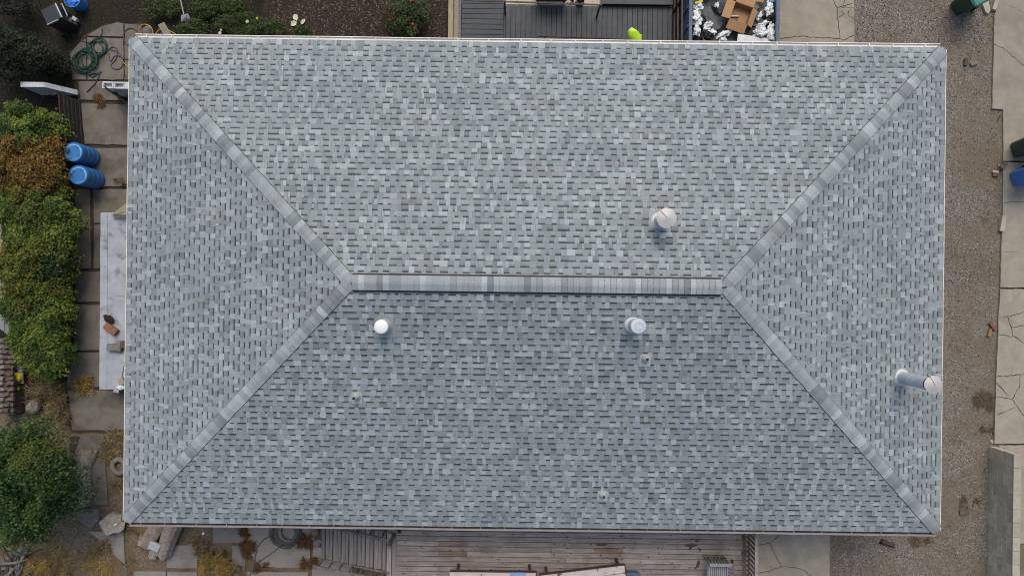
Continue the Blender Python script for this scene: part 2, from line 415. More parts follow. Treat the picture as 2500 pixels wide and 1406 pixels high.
TH, BK = .0075, .003                      # laminate thickness, backing thickness
strips = []
for e, gs, n, o, L in SLOPES:
    nc = int(math.ceil(TM / EXP))
    off = U(0, 1)
    for k in range(nc):
        t0 = k * EXP; t1 = min((k + 1) * EXP, TM)
        if k == 0: t0 = -.02
        def hgt(t, top):
            return TH * (1 - (t - k * EXP) / EXP) + top
        off = (off + .16 + U(-.03, .03)) % 1.0
        s = t0 * CA - off
        wob = U(-.003, .003)
        while s < L - t0 * CA:
            mb = MB(); s0, s1 = s, s + 1.0; s = s1
            def put(a, b, ta, tb, top, bot, col, walls=True):
                pl = [(a, ta), (b, ta), (b, tb), (a, tb)]
                pl = clip(pl, L)
                if not pl: return 0
                m = len(pl)
                vs = [o + e * p[0] + gs * p[1] + n * hgt(p[1], top) for p in pl]
                fs = [tuple(range(m))]
                mb.add(vs, fs, col)
                if walls:                       # cut edges are bare asphalt, splayed a little
                    cs = sum(p[0] for p in pl) / m; ws = []
                    for p in pl:
                        a_ = p[0] + (.003 if p[0] > cs else -.003); b_ = p[1] - (.009 if abs(p[1] - ta) < 1e-6 else 0)
                        ws.append(o + e * a_ + gs * b_ + n * hgt(p[1], bot))
                    es = [(i, m + i, m + (i + 1) % m, (i + 1) % m) for i in range(m) if not (abs(pl[i][1] - tb) < 1e-6 and abs(pl[(i + 1) % m][1] - tb) < 1e-6)]
                    mb.add(vs + ws, es, (.05, .052, .054))
                return 1
            x = s0; tooth = random.random() < .5; hit = 0
            while x < s1 - 1e-4:
                w = U(.10, .185) if tooth else random.choices((U(.05, .09), U(.11, .15), U(.14, .19)), (1, 3, 3))[0]
                x2 = min(x + w, s1)
                if s1 - x2 < .045: x2 = s1
                ta = t0 + wob + U(-.0015, .0015)
                if tooth:
                    if x2 - x > .13 and random.random() < .4:
                        xm = x + (x2 - x) * U(.35, .65)
                        hit += put(x, xm - .002, ta, t1, TH, -.002, tabcol(TW_T)); hit += put(xm + .002, x2, ta, t1, TH, -.002, tabcol(TW_T))
                    else:
                        hit += put(x, x2, ta, t1, TH, -.002, tabcol(TW_T))
                else:
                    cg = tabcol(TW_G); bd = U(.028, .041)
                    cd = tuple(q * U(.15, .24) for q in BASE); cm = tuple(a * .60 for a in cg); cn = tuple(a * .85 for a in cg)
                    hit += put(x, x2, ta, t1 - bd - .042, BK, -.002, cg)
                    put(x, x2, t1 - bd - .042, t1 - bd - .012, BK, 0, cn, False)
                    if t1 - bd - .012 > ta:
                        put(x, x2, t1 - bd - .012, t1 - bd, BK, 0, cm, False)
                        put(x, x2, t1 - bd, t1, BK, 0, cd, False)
                x = x2; tooth = not tooth
            if hit:
                mid = o + e * ((s0 + s1) / 2) + gs * t0
                full = (s0 > t1 * CA) and (s1 < L - t1 * CA)
                strips.append((mid.z + (0 if full else -5) - .02 * random.random(), mb))
strips.sort(key=lambda q: -q[0])
for _, mb in strips[:300]:
    mb.build('shingle', M['shingle'], roof)
rest = MB()
for _, mb in strips[300:]:
    b = len(rest.v); rest.v += mb.v; rest.f += [[b + i for i in f] for f in mb.f]; rest.c += mb.c
tag(rest.build('shingle_field', M['shingle'], roof), 'grey laminated shingles laid in courses over the four roof slopes', kind='stuff')

# hip and ridge caps: bent pieces lapped over each other
def cap(a, d, side, drop, length, hw, lift, col, lap=.008):
    """one cap: starts at a (downhill end), runs along d; side is the horizontal crosswise unit vector"""
    ps = (-1, -.72, -.42, -.16, .16, .42, .72, 1); vs = []
    for t, up in ((0, .023), (length + .012, .009)):
        for q in ps:
            y = q * hw
            h = -drop * math.sqrt(y * y + .0009) + drop * .03
            vs.append(a + d * t + side * y + Vector((0, 0, h + up + lift)))
    k = len(ps)
    fs = [(i, i + 1, k + i + 1, k + i) for i in range(k - 1)]
    mb = MB(); mb.add(vs, fs, col)
    vs += [Vector(v) - Vector((0, 0, .018)) - d * lap for v in vs[:k]]
    vs += [Vector(v) - Vector((0, 0, .018)) for v in vs[k:2 * k]]
    for a_, b_ in ((2 * k, -1), (3 * k, -1), (3 * k - 1, 1), (4 * k - 1, 1)): vs[a_] = vs[a_] + side * (b_ * .010)
    mb.add(vs, [(2 * k + i, 2 * k + i + 1, i + 1, i) for i in range(k - 1)] + [(0, k, 3 * k, 2 * k), (2 * k - 1, k - 1, 3 * k - 1, 4 * k - 1)], (.05, .052, .054))  # dark asphalt edges; the side splay also draws the caps' shadow line
    return mb
CT = [.70, .80, .91, .99, 1.05, 1.12, 1.22, 1.38]; CW = [4, 5, 6, 8, 8, 7, 5, 4]
def capcol():
    t = random.choices(CT, CW)[0] * 1.06; w = U(-.012, .02)
    return (BASE[0] * t * (1.01 + w), BASE[1] * t, BASE[2] * t * (.99 - w))
for cx, cy, sx, sy in ((XL, YB, 1, 1), (XR, YB, -1, 1), (XR, YT, -1, -1), (XL, YT, 1, -1)):
    a = Vector((cx, cy, ZE)); top = Vector((cx + sx * RUN, cy + sy * RUN, ZR))
    d = (top - a).normalized(); Lh = (top - a).length; nn = 60
    side = Vector((-sy * 1.0, sx * 1.0, 0)).normalized()
    for i in range(nn):
        t = .06 + i * (Lh - .10) / nn
        cap(a + d * t, d, side, PITCH / math.sqrt(2), (Lh - .10) / nn, .152 + U(-.005, .005), .008, capcol()).build('hip_cap', M['shingle'], roof, smooth=False)
# ridge vent: raised strip with dark slots below the caps
rv = MB()
x0, x1 = XL + RUN + .05, XR - RUN - .10
for s in (-1, 1):
    rv.add([(x0, YR + s * .05, ZR + .012), (x1, YR + s * .05, ZR + .012), (x1, YR + s * .214, ZR - .040), (x0, YR + s * .214, ZR - .040),
            (x0, YR + s * .05, ZR + .032), (x1, YR + s * .05, ZR + .032), (x1, YR + s * .214, ZR - .020), (x0, YR + s * .214, ZR - .020)],
           [(4, 5, 6, 7), (3, 2, 6, 7), (0, 3, 7, 4), (1, 2, 6, 5)] if s > 0 else [(7, 6, 5, 4), (7, 6, 2, 3), (4, 7, 3, 0), (5, 6, 2, 1)])
rv.build('ridge_vent', M['black'], roof)
nr = 60
for i in range(nr):
    w = (x1 - x0) / nr
    cap(Vector((x0 + i * w, YR, ZR)), Vector((1, 0, 0)), Vector((0, 1, 0)), PITCH, w, .176, .038, capcol(), .004).build('ridge_cap', M['shingle'], roof)

# gutters with hangers
def gutter(a, b, out, w, mt, inside, label, dip=0.02, bot=.062, lip=.016):
    a, b, out = Vector(a), Vector(b), Vector(out)
    d = (b - a).normalized()
    prof = [(0.0, -dip), (0.0, -bot), (w * .75, -bot - .005), (w, -.045), (w, -dip + .004), (w - lip, -dip + .006), (w - lip, -dip - .004),
            (w - .006, -.047), (w * .72, -bot + .002), (.006, -bot + .006), (.006, -dip)]
    vs, fs = [], []
    m = len(prof); n = 12
    for i in range(n + 1):
        p = a + (b - a) * (i / n); wv = U(-.004, .004)
        for q, z in prof: vs.append(p + out * (q + wv) + Vector((0, 0, z + wv)))
    for i in range(n):
        for k in range(m):
            l = (k + 1) % m; fs.append((i * m + k, (i + 1) * m + k, (i + 1) * m + l, i * m + l))
    fs += [tuple(range(m)), tuple(range(n * m, (n + 1) * m))[::-1]]
    mb = MB(); mb.add(vs, fs); g = mb.build('gutter', mt, house); tag(g, label)
    L = (b - a).length; k = int(L / .74); x = .3
    if inside:
        s = MB(); s.add([a + out * .008 + Vector((0, 0, -.088)), b + out * .008 + Vector((0, 0, -.088)), b + out * (w * .8) + Vector((0, 0, -.085)), a + out * (w * .8) + Vector((0, 0, -.085))], [(0, 1, 2, 3)])
        s.build('silt', inside, g)
    while x < L - .1:
        hg = MB(); p = a + d * x
        hg.beam(p + Vector((0, 0, -dip + .008)), p + out * (w - .008) + Vector((0, 0, -dip + .012)), .022, .006)
        hg.build('hanger', mt, g); x += U(.62, .88)
    return g
gutter((XL + .10, YT + .004, ZE), (XR - .10, YT + .004, ZE), (0, 1, 0), .125, M['gutter_white'], None, 'cream white gutter with hangers along the eave beside the dumpster')
gutter((XL - .004, YB + .02, ZE), (XL - .004, YT - .02, ZE), (-1, 0, 0), .062, M['gutter_white'], None, 'cream white gutter along the eave beside the blue drums')
gutter((XR + .004, YB + .02, ZE), (XR + .004, YT - .02, ZE), (1, 0, 0), .062, M['gutter_white'], None, 'narrow white gutter along the eave beside the gravel')
gutter((XL + .10, YB - .004, ZE), (XR - .04, YB - .004, ZE), (0, -1, 0), .128, M['gutter_brown'], M['gutter_dirt'], 'taupe gutter along the eave above the weathered deck', dip=.03, bot=.11, lip=.048)

# ------------------------------------------------------------------ roof vents
def slope_frame(p):
    d = {0: p.y - YB, 1: YT - p.y, 2: p.x - XL, 3: XR - p.x}; i = min(d, key=d.get); return SLOPES[i]
def plate(p, w, h0, h1, rise, rnd=False):
    """flashing plate lying on the slope at p: w wide, from h0 downhill to h1 uphill"""
    e, gs, n, o, L = slope_frame(p); mb = MB()
    pts = [(-w / 2, -h0), (w / 2, -h0), (w / 2, h1 * .5)]
    for i in range(9):
        a = math.pi * i / 8; pts.append((w / 2 * math.cos(a), h1 * .5 + h1 * .5 * math.sin(a)) if rnd else (w / 2 * (1 - 2 * i / 8), h1))
    pts.append((-w / 2, h1 * .5))
    m = len(pts)
    vs = [e * a + gs * b + n * rise for a, b in pts] + [e * a + gs * b + n * (rise - .012) for a, b in pts]
    mb.add(vs, [tuple(range(m))] + [(m + i, m + (i + 1) % m, (i + 1) % m, i) for i in range(m)])
    return mb
def pipe_vent(u, v, h, rp, rc, label, kind):
    p = roof_at(u, v); t = thing('roof_vent', label, 'roof vent', p)
    plate(p, rp * 3.2, rp * 1.8, rp * 1.6, .020, True).build('flashing', M['plate'], t)
    MB().lathe([(rp * 1.45, -.06), (rp * 1.42, .035), (rp * 1.36, .06), (rp * 1.1, .095), (rp * 1.02, .11)], 28).build('collar', M['sealant'], t, True, auto=True)
    MB().lathe([(rp, -.05), (rp, h * .42), (rp * 1.03, h * .42 + .005), (rp * 1.03, h * .42 + .03), (rp, h * .42 + .035), (rp, h - .05)], 28).build('pipe', M['galv'], t, True, auto=True)
    if kind == 'cone':
        MB().lathe([(rp * 1.02, h - .13), (rp * 1.14, h - .12), (rp * 1.16, h - .03), (rp * 1.05, h - .02)], 28).build('band', M['rust'], t, True, auto=True)
        cp = MB().lathe([(rc * .97, h - .018), (rc, h - .012), (rc, h), (rc * .5, h + .035), (.006, h + .07)], 32).build('cap', M['galvcap'], t, True, auto=True)
        a = U(1.9, 2.3); s = MB(); s.beam((0, 0, h + .075), (rc * .96 * math.cos(a), rc * .96 * math.sin(a), h + .006), .010, .008); s.build('seam', M['rust'], cp)
        for i in range(4):
            a = .5 + i * math.pi / 2; k = MB(); k.box((rc * math.cos(a), rc * math.sin(a), h - .01), (.03, .02, .03), a); k.build('clip', M['rust'], cp)
    else:
        MB().lathe([(rp * 1.2, h - .12), (rp * 1.24, h - .10), (rp * 1.24, h - .02), (rp * 1.14, h - .004), (rp * .9, h), (rp * .6, h + .004), (.01, h + .008)], 32).build('cap', M['galv'], t, True, auto=True)
        MB().lathe([(rp * .62, h + .004), (rp * .62, h + .012), (rp * .56, h + .012), (rp * .56, h + .004)], 28).build('ring', M['galvcap'], t, True)
    return t
pipe_vent(1609, 541, .80, .150, .232, 'galvanised roof vent with wide conical cap above the ridge on the upper slope', 'cone')
pipe_vent(2199, 921, 1.36, .155, .218, 'tall galvanised flue leaning out over the right eave', 'cone')
pipe_vent(1545, 792, .74, .142, .16, 'short galvanised vent with flat round cap below the ridge, beside a small vent pipe', 'flat')
p = roof_at(939, 795); t = thing('roof_vent', 'white plastic roof vent with round white cap on the lower slope', 'roof vent', p)
plate(p, .48, .30, .26, .020, True).build('flashing', M['plate'], t)
MB().lathe([(.20, -.06), (.185, .06), (.13, .24), (.12, .42)], 28).build('collar', M['flash'], t, True, auto=True)
MB().lathe([(.152, .36), (.163, .37), (.165, .43), (.157, .455), (.13, .472), (.07, .482), (.01, .485)], 32).build('cap', M['pvc'], t, True, auto=True)
def boot(u, v, label, h=.26):
    p = roof_at(u, v); t = thing('vent_pipe', label, 'vent pipe', p)
    plate(p, .26, .20, .13, .022, True).build('flashing', M['flash'], t)
    MB().lathe([(.105, -.04), (.10, .03), (.070, h * .5), (.052, h * .62)], 20).build('boot', M['flash'], t, True, auto=True)
    MB().lathe([(.046, 0), (.046, h), (.039, h), (.039, .06)], 18).build('pipe', M['flash'], t, True, auto=True)
    MB().lathe([(.0385, .08), (.0385, h - .010), (.002, h - .010)], 18).build('opening', M['black'], t)
boot(871, 967, 'small grey vent pipe with black opening, leftmost on the lower slope', .34)
boot(1575, 875, 'small grey vent pipe just below the short galvanised vent', .28)
boot(1471, 1206, 'small grey vent pipe near the bottom eave above the deck', .26)

# ------------------------------------------------------------------ ground and paving
def sheet(name, poly, z, mt, kind='structure', parent=None):
    mb = MB(); mb.add([(x, y, z) for x, y in poly], [tuple(range(len(poly)))])
    o = mb.build(name, mt, parent)
    if o.data.polygons[0].normal.z < 0: o.data.flip_normals()
    return tag(o, kind=kind) if kind else o
sheet('ground', [(-90, -90), (90, -90), (90, 90), (-90, 90)], 0, M['soil'])
sheet('shaded_garden_soil', rough([P2(*q) for q in ((-900, -900), (700, -900), (690, 95), (690, 260), (340, 260), (330, 900), (170, 955), (60, 1010), (-900, 1030))], .4, .10), .004, M['shadesoil'])  # this sheet carries the garden's shade in its soil colour
sheet('mulch_bed', rough([P2(*q) for q in ((650, -900), (1110, -900), (1110, 200), (690, 200), (705, 95), (640, 40))], .4, .08), .008, M['mulch'])
sheet('gravel_drive', rough([P2(*q) for q in ((2060, -900), (3600, -900), (3600, 2400), (1990, 2400), (2005, 1290), (2200, 1200), (2200, 200), (2060, 150))], .5, .05), .008, M['gravel'])

def ribbon(parent, pts, w, z, name='crack', mt=None):
    """irregular dirt filled crack along photo points"""
    q = [P(u, v, z) for u, v in pts]; out = []
    for i in range(len(q) - 1):
        a, b = q[i], q[i + 1]; L = (b - a).length; n = max(2, int(L / .07))
        for k in range(n):
            p = a.lerp(b, k / n); j = .018 if k else .004
            out.append(p + Vector((U(-j, j), U(-j, j), 0)))
    out.append(q[-1]); vs, fs = [], []
    m = len(out)
    for i, p in enumerate(out):
        d = (out[min(i + 1, m - 1)] - out[max(i - 1, 0)]).normalized(); s = Vector((-d.y, d.x, 0))
        k = w * U(.45, 1.3) * (.35 if i in (0, m - 1) else 1)
        vs += [p + s * k / 2, p - s * k / 2]
    for i in range(m - 1): fs.append((2 * i, 2 * i + 1, 2 * i + 3, 2 * i + 2))
    mb = MB(); mb.add(vs, fs); o = mb.build(name, mt or M['crack'], parent)
    if o.data.polygons[0].normal.z < 0: o.data.flip_normals()
    return o
def slab(parent, poly, z1, mt, z0=-.05, amp=.010, bevel=.008, name='slab', px=True):
    pl = [P2(u, v, z1) for u, v in poly] if px else poly
    mb = MB(); mb.prism(rough(pl, .16, amp), z0, z1, jit=.0015)
    return mb.build(name, mt, parent, bevel=bevel)
def R4(u0, v0, u1, v1): return [(u0, v0), (u1, v0), (u1, v1), (u0, v1)]

# paved path and patio left of the house
path = sheet('path', rough([P2(*q) for q in ((168, 128), (205, 88), (260, 58), (345, 56), (345, 1055), (170, 1055), (160, 940), (180, 850), (180, 460), (205, 350), (192, 250), (180, 200))], .3, .05), .012, M['crack'])
for q in ([(213, 86), (247, 66), (284, 55), (301, 57), (301, 90), (213, 88)],
          [(304, 58), (347, 62), (347, 195), (304, 195)], [(213, 92), (301, 94), (301, 195), (213, 195)],
          [(170, 134), (190, 108), (210, 94), (210, 195), (176, 195)], [(190, 199), (347, 199), (347, 246), (196, 244)],
          [(197, 253), (345, 256), (345, 355), (206, 352)], [(208, 361), (345, 362), (345, 456), (214, 455)],
          [(226, 462), (345, 462), (345, 546), (229, 545)], [(184, 462), (219, 462), (221, 655), (182, 655)], [(229, 549), (345, 549), (345, 655), (228, 655)],
          [(184, 663), (345, 663), (345, 737), (184, 737)], [(182, 744), (345, 744), (345, 855), (180, 855)], [(168, 861), (345, 861), (345, 945), (164, 945)],
          [(164, 954), (345, 953), (345, 1050), (176, 1050)]):
    slab(path, q, .05 + U(-.006, .006), M['concrete_l'])
# stepping slabs in the dry yard
yard = sheet('yard_path', [P2(*q) for q in ((170, 1065), (255, 1065), (258, 1228), (172, 1228))], .012, M['crack'])
for q, mt in (([(197, 1062), (252, 1062), (263, 1232), (167, 1232), (168, 1150)], 'concrete_l'), (R4(407, 1331, 482, 1387), 'slab_y'), (R4(326, 1395, 405, 1480), 'slab_y'), (R4(407, 1396, 481, 1480), 'slab_y'),
              (R4(520, 1262, 598, 1325), 'slab_y'), ([(566, 1331), (600, 1331), (598, 1392), (566, 1390)], 'slab_y'),
              ([(604, 1262), (757, 1262), (757, 1386), (640, 1384), (604, 1345)], 'aggregate'), (R4(566, 1396, 752, 1480), 'aggregate'), ([(763, 1335), (860, 1338), (860, 1480), (760, 1480)], 'aggregate')):
    slab(yard, q, .06 + U(-.008, .008), M[mt])
# pavement on the right, cracked
pave = sheet('pavement', [P2(*q) for q in ((2475, -50), (2690, -50), (2690, 1320), (2500, 1320), (2452, 1080), (2468, 700), (2472, 390))], .012, M['crack'])
s = slab(pave, [(2452, -90), (2900, -90), (2900, 393), (2450, 393), (2450, 268), (2423, 266), (2428, 40), (2434, 22)], .07, M['concrete'])
ribbon(s, [(2424, 108), (2450, 118), (2476, 140), (2505, 166), (2540, 190)], .014, .073)
ribbon(s, [(2462, 14), (2500, 33), (2560, 50)], .006, .073)
s = slab(pave, [(2450, 397), (2900, 397), (2900, 702), (2442, 702), (2449, 500)], .07, M['concrete'])
ribbon(s, [(2448, 497), (2475, 492), (2515, 494)], .012, .073); ribbon(s, [(2444, 614), (2490, 615)], .006, .073)
s = slab(pave, [(2442, 706), (2900, 706), (2900, 1083), (2428, 1083), (2431, 980), (2439, 760)], .07, M['concrete'])
for c in ([(2438, 775), (2459, 772), (2479, 769), (2505, 760)], [(2459, 773), (2470, 799), (2472, 820), (2505, 838)], [(2436, 817), (2472, 822)], [(2431, 920), (2479, 916), (2510, 910)],
          [(2492, 913), (2490, 941), (2472, 975), (2505, 1022)], [(2431, 932), (2463, 966)], [(2432, 968), (2472, 974)], [(2431, 1014), (2479, 993)], [(2470, 799), (2505, 794)]):
    ribbon(s, c, .022, .073)
slab(pave, [(2440, 1087), (2900, 1087), (2900, 1326), (2440, 1326)], .066, M['concrete'])
# concrete apron beside the dumpster
apron = slab(None, [(1640, -300), (2086, -300), (2086, 150), (1640, 150)], .05, M['concrete'], name='apron'); tag(apron, kind='structure')
for c in ([(1902, 95), (1947, 89), (1999, 92), (2049, 95), (2059, 99), (2085, 87)], [(2031, -5), (2044, 19), (2044, 42), (2049, 72), (2050, 95)], [(2044, 20), (2064, 15), (2086, 6)],
          [(2054, 19), (2086, 19)], [(2045, 46), (2060, 35), (2054, 26)], [(2076, 21), (2070, 37), (2085, 47)], [(2064, -5), (2060, 14)]):
    ribbon(apron, c, .022, .053)
pad = slab(None, [(1830, 1250), (2026, 1250), (2026, 1600), (1830, 1600)], .05, M['concrete'], name='pad'); tag(pad, kind='structure')
for c in ([(1911, 1300), (1879, 1325), (1850, 1331)], [(1879, 1325), (1890, 1347), (1908, 1382)], [(1847, 1400), (1876, 1394), (1908, 1382), (1940, 1384), (1966, 1392), (1985, 1408)]):
    ribbon(pad, c, .018, .053)

# ------------------------------------------------------------------ loose cover: stones, chips, litter, grass
def scatter_stones(name, n, polys, smin, smax, cols, z, label, flat=.55, long=1.0):
    pts = []
    while len(pts) < n:
        u0, v0, u1, v1 = polys[RNG.integers(len(polys))]
        pts.append(P2(RNG.uniform(u0, u1), RNG.uniform(v0, v1)))
    pts = np.array(pts); s = smin + (smax - smin) * RNG.random(n) ** 2.2
    a = RNG.uniform(0, 2 * np.pi, n)
    base = np.array([[1, 0, 0], [0, .8, 0], [-1, 0, 0], [0, -.8, 0], [.1, .1, 1], [0, 0, -1]], float)
    V = np.repeat(base[None], n, 0) * (1 + RNG.uniform(-.3, .3, (n, 6, 3)))
    V[:, :, 0] *= (s * long)[:, None]; V[:, :, 1] *= (s / long ** .5)[:, None]; V[:, :, 2] *= (s * flat)[:, None]
    ca, sa = np.cos(a)[:, None], np.sin(a)[:, None]
    X = V[:, :, 0] * ca - V[:, :, 1] * sa + pts[:, 0:1]; Y = V[:, :, 0] * sa + V[:, :, 1] * ca + pts[:, 1:2]
    W = np.stack([X, Y, V[:, :, 2] + z + (s * flat * .4)[:, None]], 2).reshape(-1, 3)
    f = np.array([[0, 1, 4], [1, 2, 4], [2, 3, 4], [3, 0, 4]])
    Fs = (f[None] + (np.arange(n) * 6)[:, None, None]).reshape(-1, 3)
    C = np.array(cols)[RNG.integers(len(cols), size=n)] * RNG.uniform(.75, 1.25, (n, 1))
    return tag(np_obj(name, W, Fs, np.repeat(C, 4, 0), M['stone']), label, kind='stuff')
scatter_stones('gravel_stones', 15000, [(2090, -30, 2440, 110), (2305, 90, 2440, 700), (2285, 600, 2432, 1300), (2030, 1290, 2415, 1420)], .008, .030,
               [(.17, .16, .145), (.12, .112, .10), (.25, .24, .22), (.09, .08, .07), (.36, .35, .32), (.15, .13, .10)], .008, 'grey loose gravel stones covering the drive')
scatter_stones('yard_pebbles', 3800, [(200, 1055, 310, 1410), (60, 1330, 330, 1410), (400, 1270, 620, 1410)], .006, .022,
               [(.22, .20, .17), (.10, .08, .06), (.15, .12, .085), (.32, .30, .27), (.07, .05, .04)], .002, 'small pebbles and crumbs over the dry soil')
scatter_stones('bark_chips', 5200, [(660, -20, 1095, 100)], .010, .034, [(.05, .034, .027), (.09, .065, .05), (.03, .02, .017), (.17, .13, .11), (.06, .04, .033)], .010, 'dark bark chips covering the mulch bed', .35, 2.0)
scatter_stones('leaf_litter', 5200, [(0, -10, 330, 240), (330, -10, 680, 95), (0, 200, 190, 320), (0, 880, 180, 1010), (0, 640, 60, 1000)], .008, .03,
               [(.03, .026, .018), (.05, .04, .024), (.018, .02, .012), (.09, .07, .045), (.025, .03, .014)], .006, 'dead leaves littering the shaded garden soil', .25, 1.4)

def foliage(name, blobs, n, size, cols, parent, patch=(), mt='leaf', flat=.5, cl=.35, fill=.45):
    """leaf faces spread through the volume of a set of ellipsoid clumps; blobs (x, y, z, rx, ry, rz)"""
    B = np.array(blobs, float); w = B[:, 3] * B[:, 4]; bi = RNG.choice(len(B), n, p=w / w.sum())
    d = RNG.normal(size=(n, 3)); d /= np.linalg.norm(d, axis=1)[:, None]; d[:, 2] = np.where(d[:, 2] < -.35, -d[:, 2], d[:, 2])
    r = fill + (1.06 - fill) * RNG.random(n) ** .55
    ph = RNG.uniform(0, 6, 3)
    lump = 1 + .16 * np.sin(d[:, 0] * 5 + bi * 2.1 + ph[0]) * np.sin(d[:, 1] * 6 + bi + ph[1]) + .10 * np.sin(d[:, 0] * 13 + ph[2] + bi) * np.sin(d[:, 1] * 11)
    C0 = B[bi, :3] + d * B[bi, 3:6] * (r * lump)[:, None]
    C0[:, 2] = np.maximum(C0[:, 2], .03)
    nrm = d * .7 + np.array([0, 0, flat + .3]) + RNG.normal(size=(n, 3)) * .55; nrm /= np.linalg.norm(nrm, axis=1)[:, None]
    t = np.cross(nrm, RNG.normal(size=(n, 3))); t /= np.linalg.norm(t, axis=1)[:, None]; b = np.cross(nrm, t)
    s = size * RNG.uniform(.6, 1.4, n)[:, None]
    fold = nrm * s * .12
    V = np.stack([C0 - t * s * .5, C0 + b * s * .30 + fold, C0 + t * s * .55, C0 - b * s * .30 + fold], 1).reshape(-1, 3)
    Fs = np.arange(n * 4).reshape(n, 4)
    pal = np.array(cols, float)
    q = .5 + .5 * np.sin(C0[:, 0] * 6.3 + ph[0]) * np.sin(C0[:, 1] * 5.1 + ph[1]) + RNG.normal(size=n) * cl
    idx = np.clip((q * len(pal)).astype(int), 0, len(pal) - 1)
    C = pal[idx] * RNG.uniform(.65, 1.35, (n, 1))
    for (px, py, rad, pc) in patch:
        k = np.exp(-(((C0[:, 0] - px) ** 2 + (C0[:, 1] - py) ** 2) / rad ** 2)) > RNG.random(n)
        C[k] = np.array(pc) * RNG.uniform(.6, 1.4, (k.sum(), 1))
    return np_obj(name, V, Fs, C, M[mt], parent)
def stems(parent, base, tips, r=.02, name='stem', mt='bark'):
    mb = MB(); base = Vector(base)
    for tp in tips:
        tp = Vector(tp); mid = base.lerp(tp, .5) + Vector((U(-.08, .08), U(-.08, .08), .05))
        mb.tube([base + Vector((U(-.06, .06), U(-.06, .06), -.02)), mid, tp], [r, r * .7, r * .3], 5)
    return mb.build(name, M[mt], parent)
def blades(name, centre, n, rad, h, cols, parent=None, spread=.8, w=.008, mt='straw'):
    """tuft of bent grass blades"""
    nc = max(4, n // 60); ca = RNG.uniform(0, 2 * np.pi, nc); cr = rad * np.sqrt(RNG.random(nc)) * .85
    cx = np.stack([np.cos(ca) * cr * 1.15, np.sin(ca) * cr * .85], 1); ci = RNG.integers(nc, size=n); lean = RNG.uniform(0, 2 * np.pi, nc)
    bx = np.concatenate([cx[ci] + RNG.normal(size=(n, 2)) * rad * .10, np.zeros((n, 1))], 1)
    a2 = lean[ci] + RNG.normal(size=n) * 1.3; hh = h * RNG.uniform(.5, 1.15, n); sp = spread * (.10 + rad * .35) * RNG.uniform(.3, 1.3, n)
    dr = np.stack([np.cos(a2), np.sin(a2), np.zeros(n)], 1); sd = np.stack([-np.sin(a2), np.cos(a2), np.zeros(n)], 1) * w
    m1 = bx + dr * (sp * .4)[:, None] + np.array([0, 0, 1]) * (hh * .75)[:, None]
    tp = bx + dr * sp[:, None] + np.array([0, 0, 1]) * (hh * RNG.uniform(.5, 1.0, n))[:, None]
    V = np.stack([bx - sd, bx + sd, m1 + sd * .8, m1 - sd * .8, tp + sd * .15, tp - sd * .15], 1) + np.array(centre)
    V = V.reshape(-1, 3); k = np.arange(n)[:, None] * 6
    Fs = np.concatenate([k + np.array([[0, 1, 2, 3]]), k + np.array([[3, 2, 4, 5]])], 0)
    C = np.array(cols)[RNG.integers(len(cols), size=n)] * RNG.uniform(.7, 1.3, (n, 1))
    return np_obj(name, V - (np.array(parent.location) if parent else 0), Fs, np.concatenate([C, C], 0), M[mt], parent)

GREEN = [(.042, .085, .010), (.078, .135, .015), (.125, .19, .022), (.19, .235, .03)]
DKGREEN = [(.016, .042, .009), (.028, .070, .013), (.046, .105, .02), (.075, .145, .028)]
ORANGE = [(.09, .065, .012), (.21, .115, .020), (.30, .155, .03), (.26, .14, .026), (.15, .12, .018)]
YGREEN = [(.085, .105, .012), (.16, .165, .016), (.24, .20, .024), (.11, .15, .018)]
def shrub(label, u, v, ru, rv, top, n, size, cols, name='shrub', patch=(), lobes=9, group=None, cat='shrub', fill=.45, extra=9):
    """shrub whose crown covers about ru x rv photo pixels round (u, v)"""
    zc = top * .55; c = P(u, v, zc); k = (H - top) / F
    t = thing(name, label, cat, (c.x, c.y, 0), 0, group)
    rx, ry = ru * k, rv * k; bl = [(0, 0, zc, rx * .72, ry * .72, top - zc)]
    for i in range(lobes):
        a = 2 * math.pi * i / lobes + U(-.3, .3); q = U(.45, .76); f = U(.26, .46)
        bl.append((rx * q * math.cos(a), ry * q * math.sin(a), zc * U(.75, 1.35), rx * f, ry * f, (top - zc) * U(.55, .8)))
    tips = list(bl)
    for i in range(extra):
        a = U(0, 2 * math.pi); q = math.sqrt(random.random()) * .80; f = U(.15, .26)
        h = zc + (top - zc) * math.sqrt(max(.05, 1 - q * q)) * U(.62, .98)
        bl.append((rx * q * math.cos(a), ry * q * math.sin(a), h, rx * f, ry * f * U(.8, 1.2), rx * f * .8))
    foliage('foliage', bl, n, size, cols, t, patch, fill=fill)
    stems(t, (0, 0, 0), [(b[0], b[1], b[2]) for b in tips], .022)
    return t

# ------------------------------------------------------------------ planting
hg = 'shrubs of the hedge along the left path'
shrub('green hedge shrub at the top end of the hedge beside the dark board wall', 88, 318, 82, 62, 1.55, 9000, .075, GREEN, group=hg)
shrub('orange brown hedge shrub next to the two blue drums', 82, 413, 88, 100, 1.6, 20000, .066, ORANGE, group=hg, lobes=11, extra=16)
shrub('dark green hedge shrub directly below the orange brown one', 98, 540, 98, 100, 1.6, 20000, .07, GREEN, group=hg, lobes=11, extra=16, patch=((.2, .3, .5, (.10, .12, .02)),))
shrub('yellowish green hedge shrub in the middle of the hedge', 96, 655, 102, 98, 1.65, 20000, .068, YGREEN, group=hg, lobes=11, extra=16, patch=((.7, 0, .45, (.03, .07, .015)),))
shrub('green hedge shrub with yellow flecks above the last shrub', 102, 765, 98, 96, 1.55, 18000, .07, GREEN, group=hg, lobes=10, patch=((-.2, .2, .4, (.10, .105, .02)),))
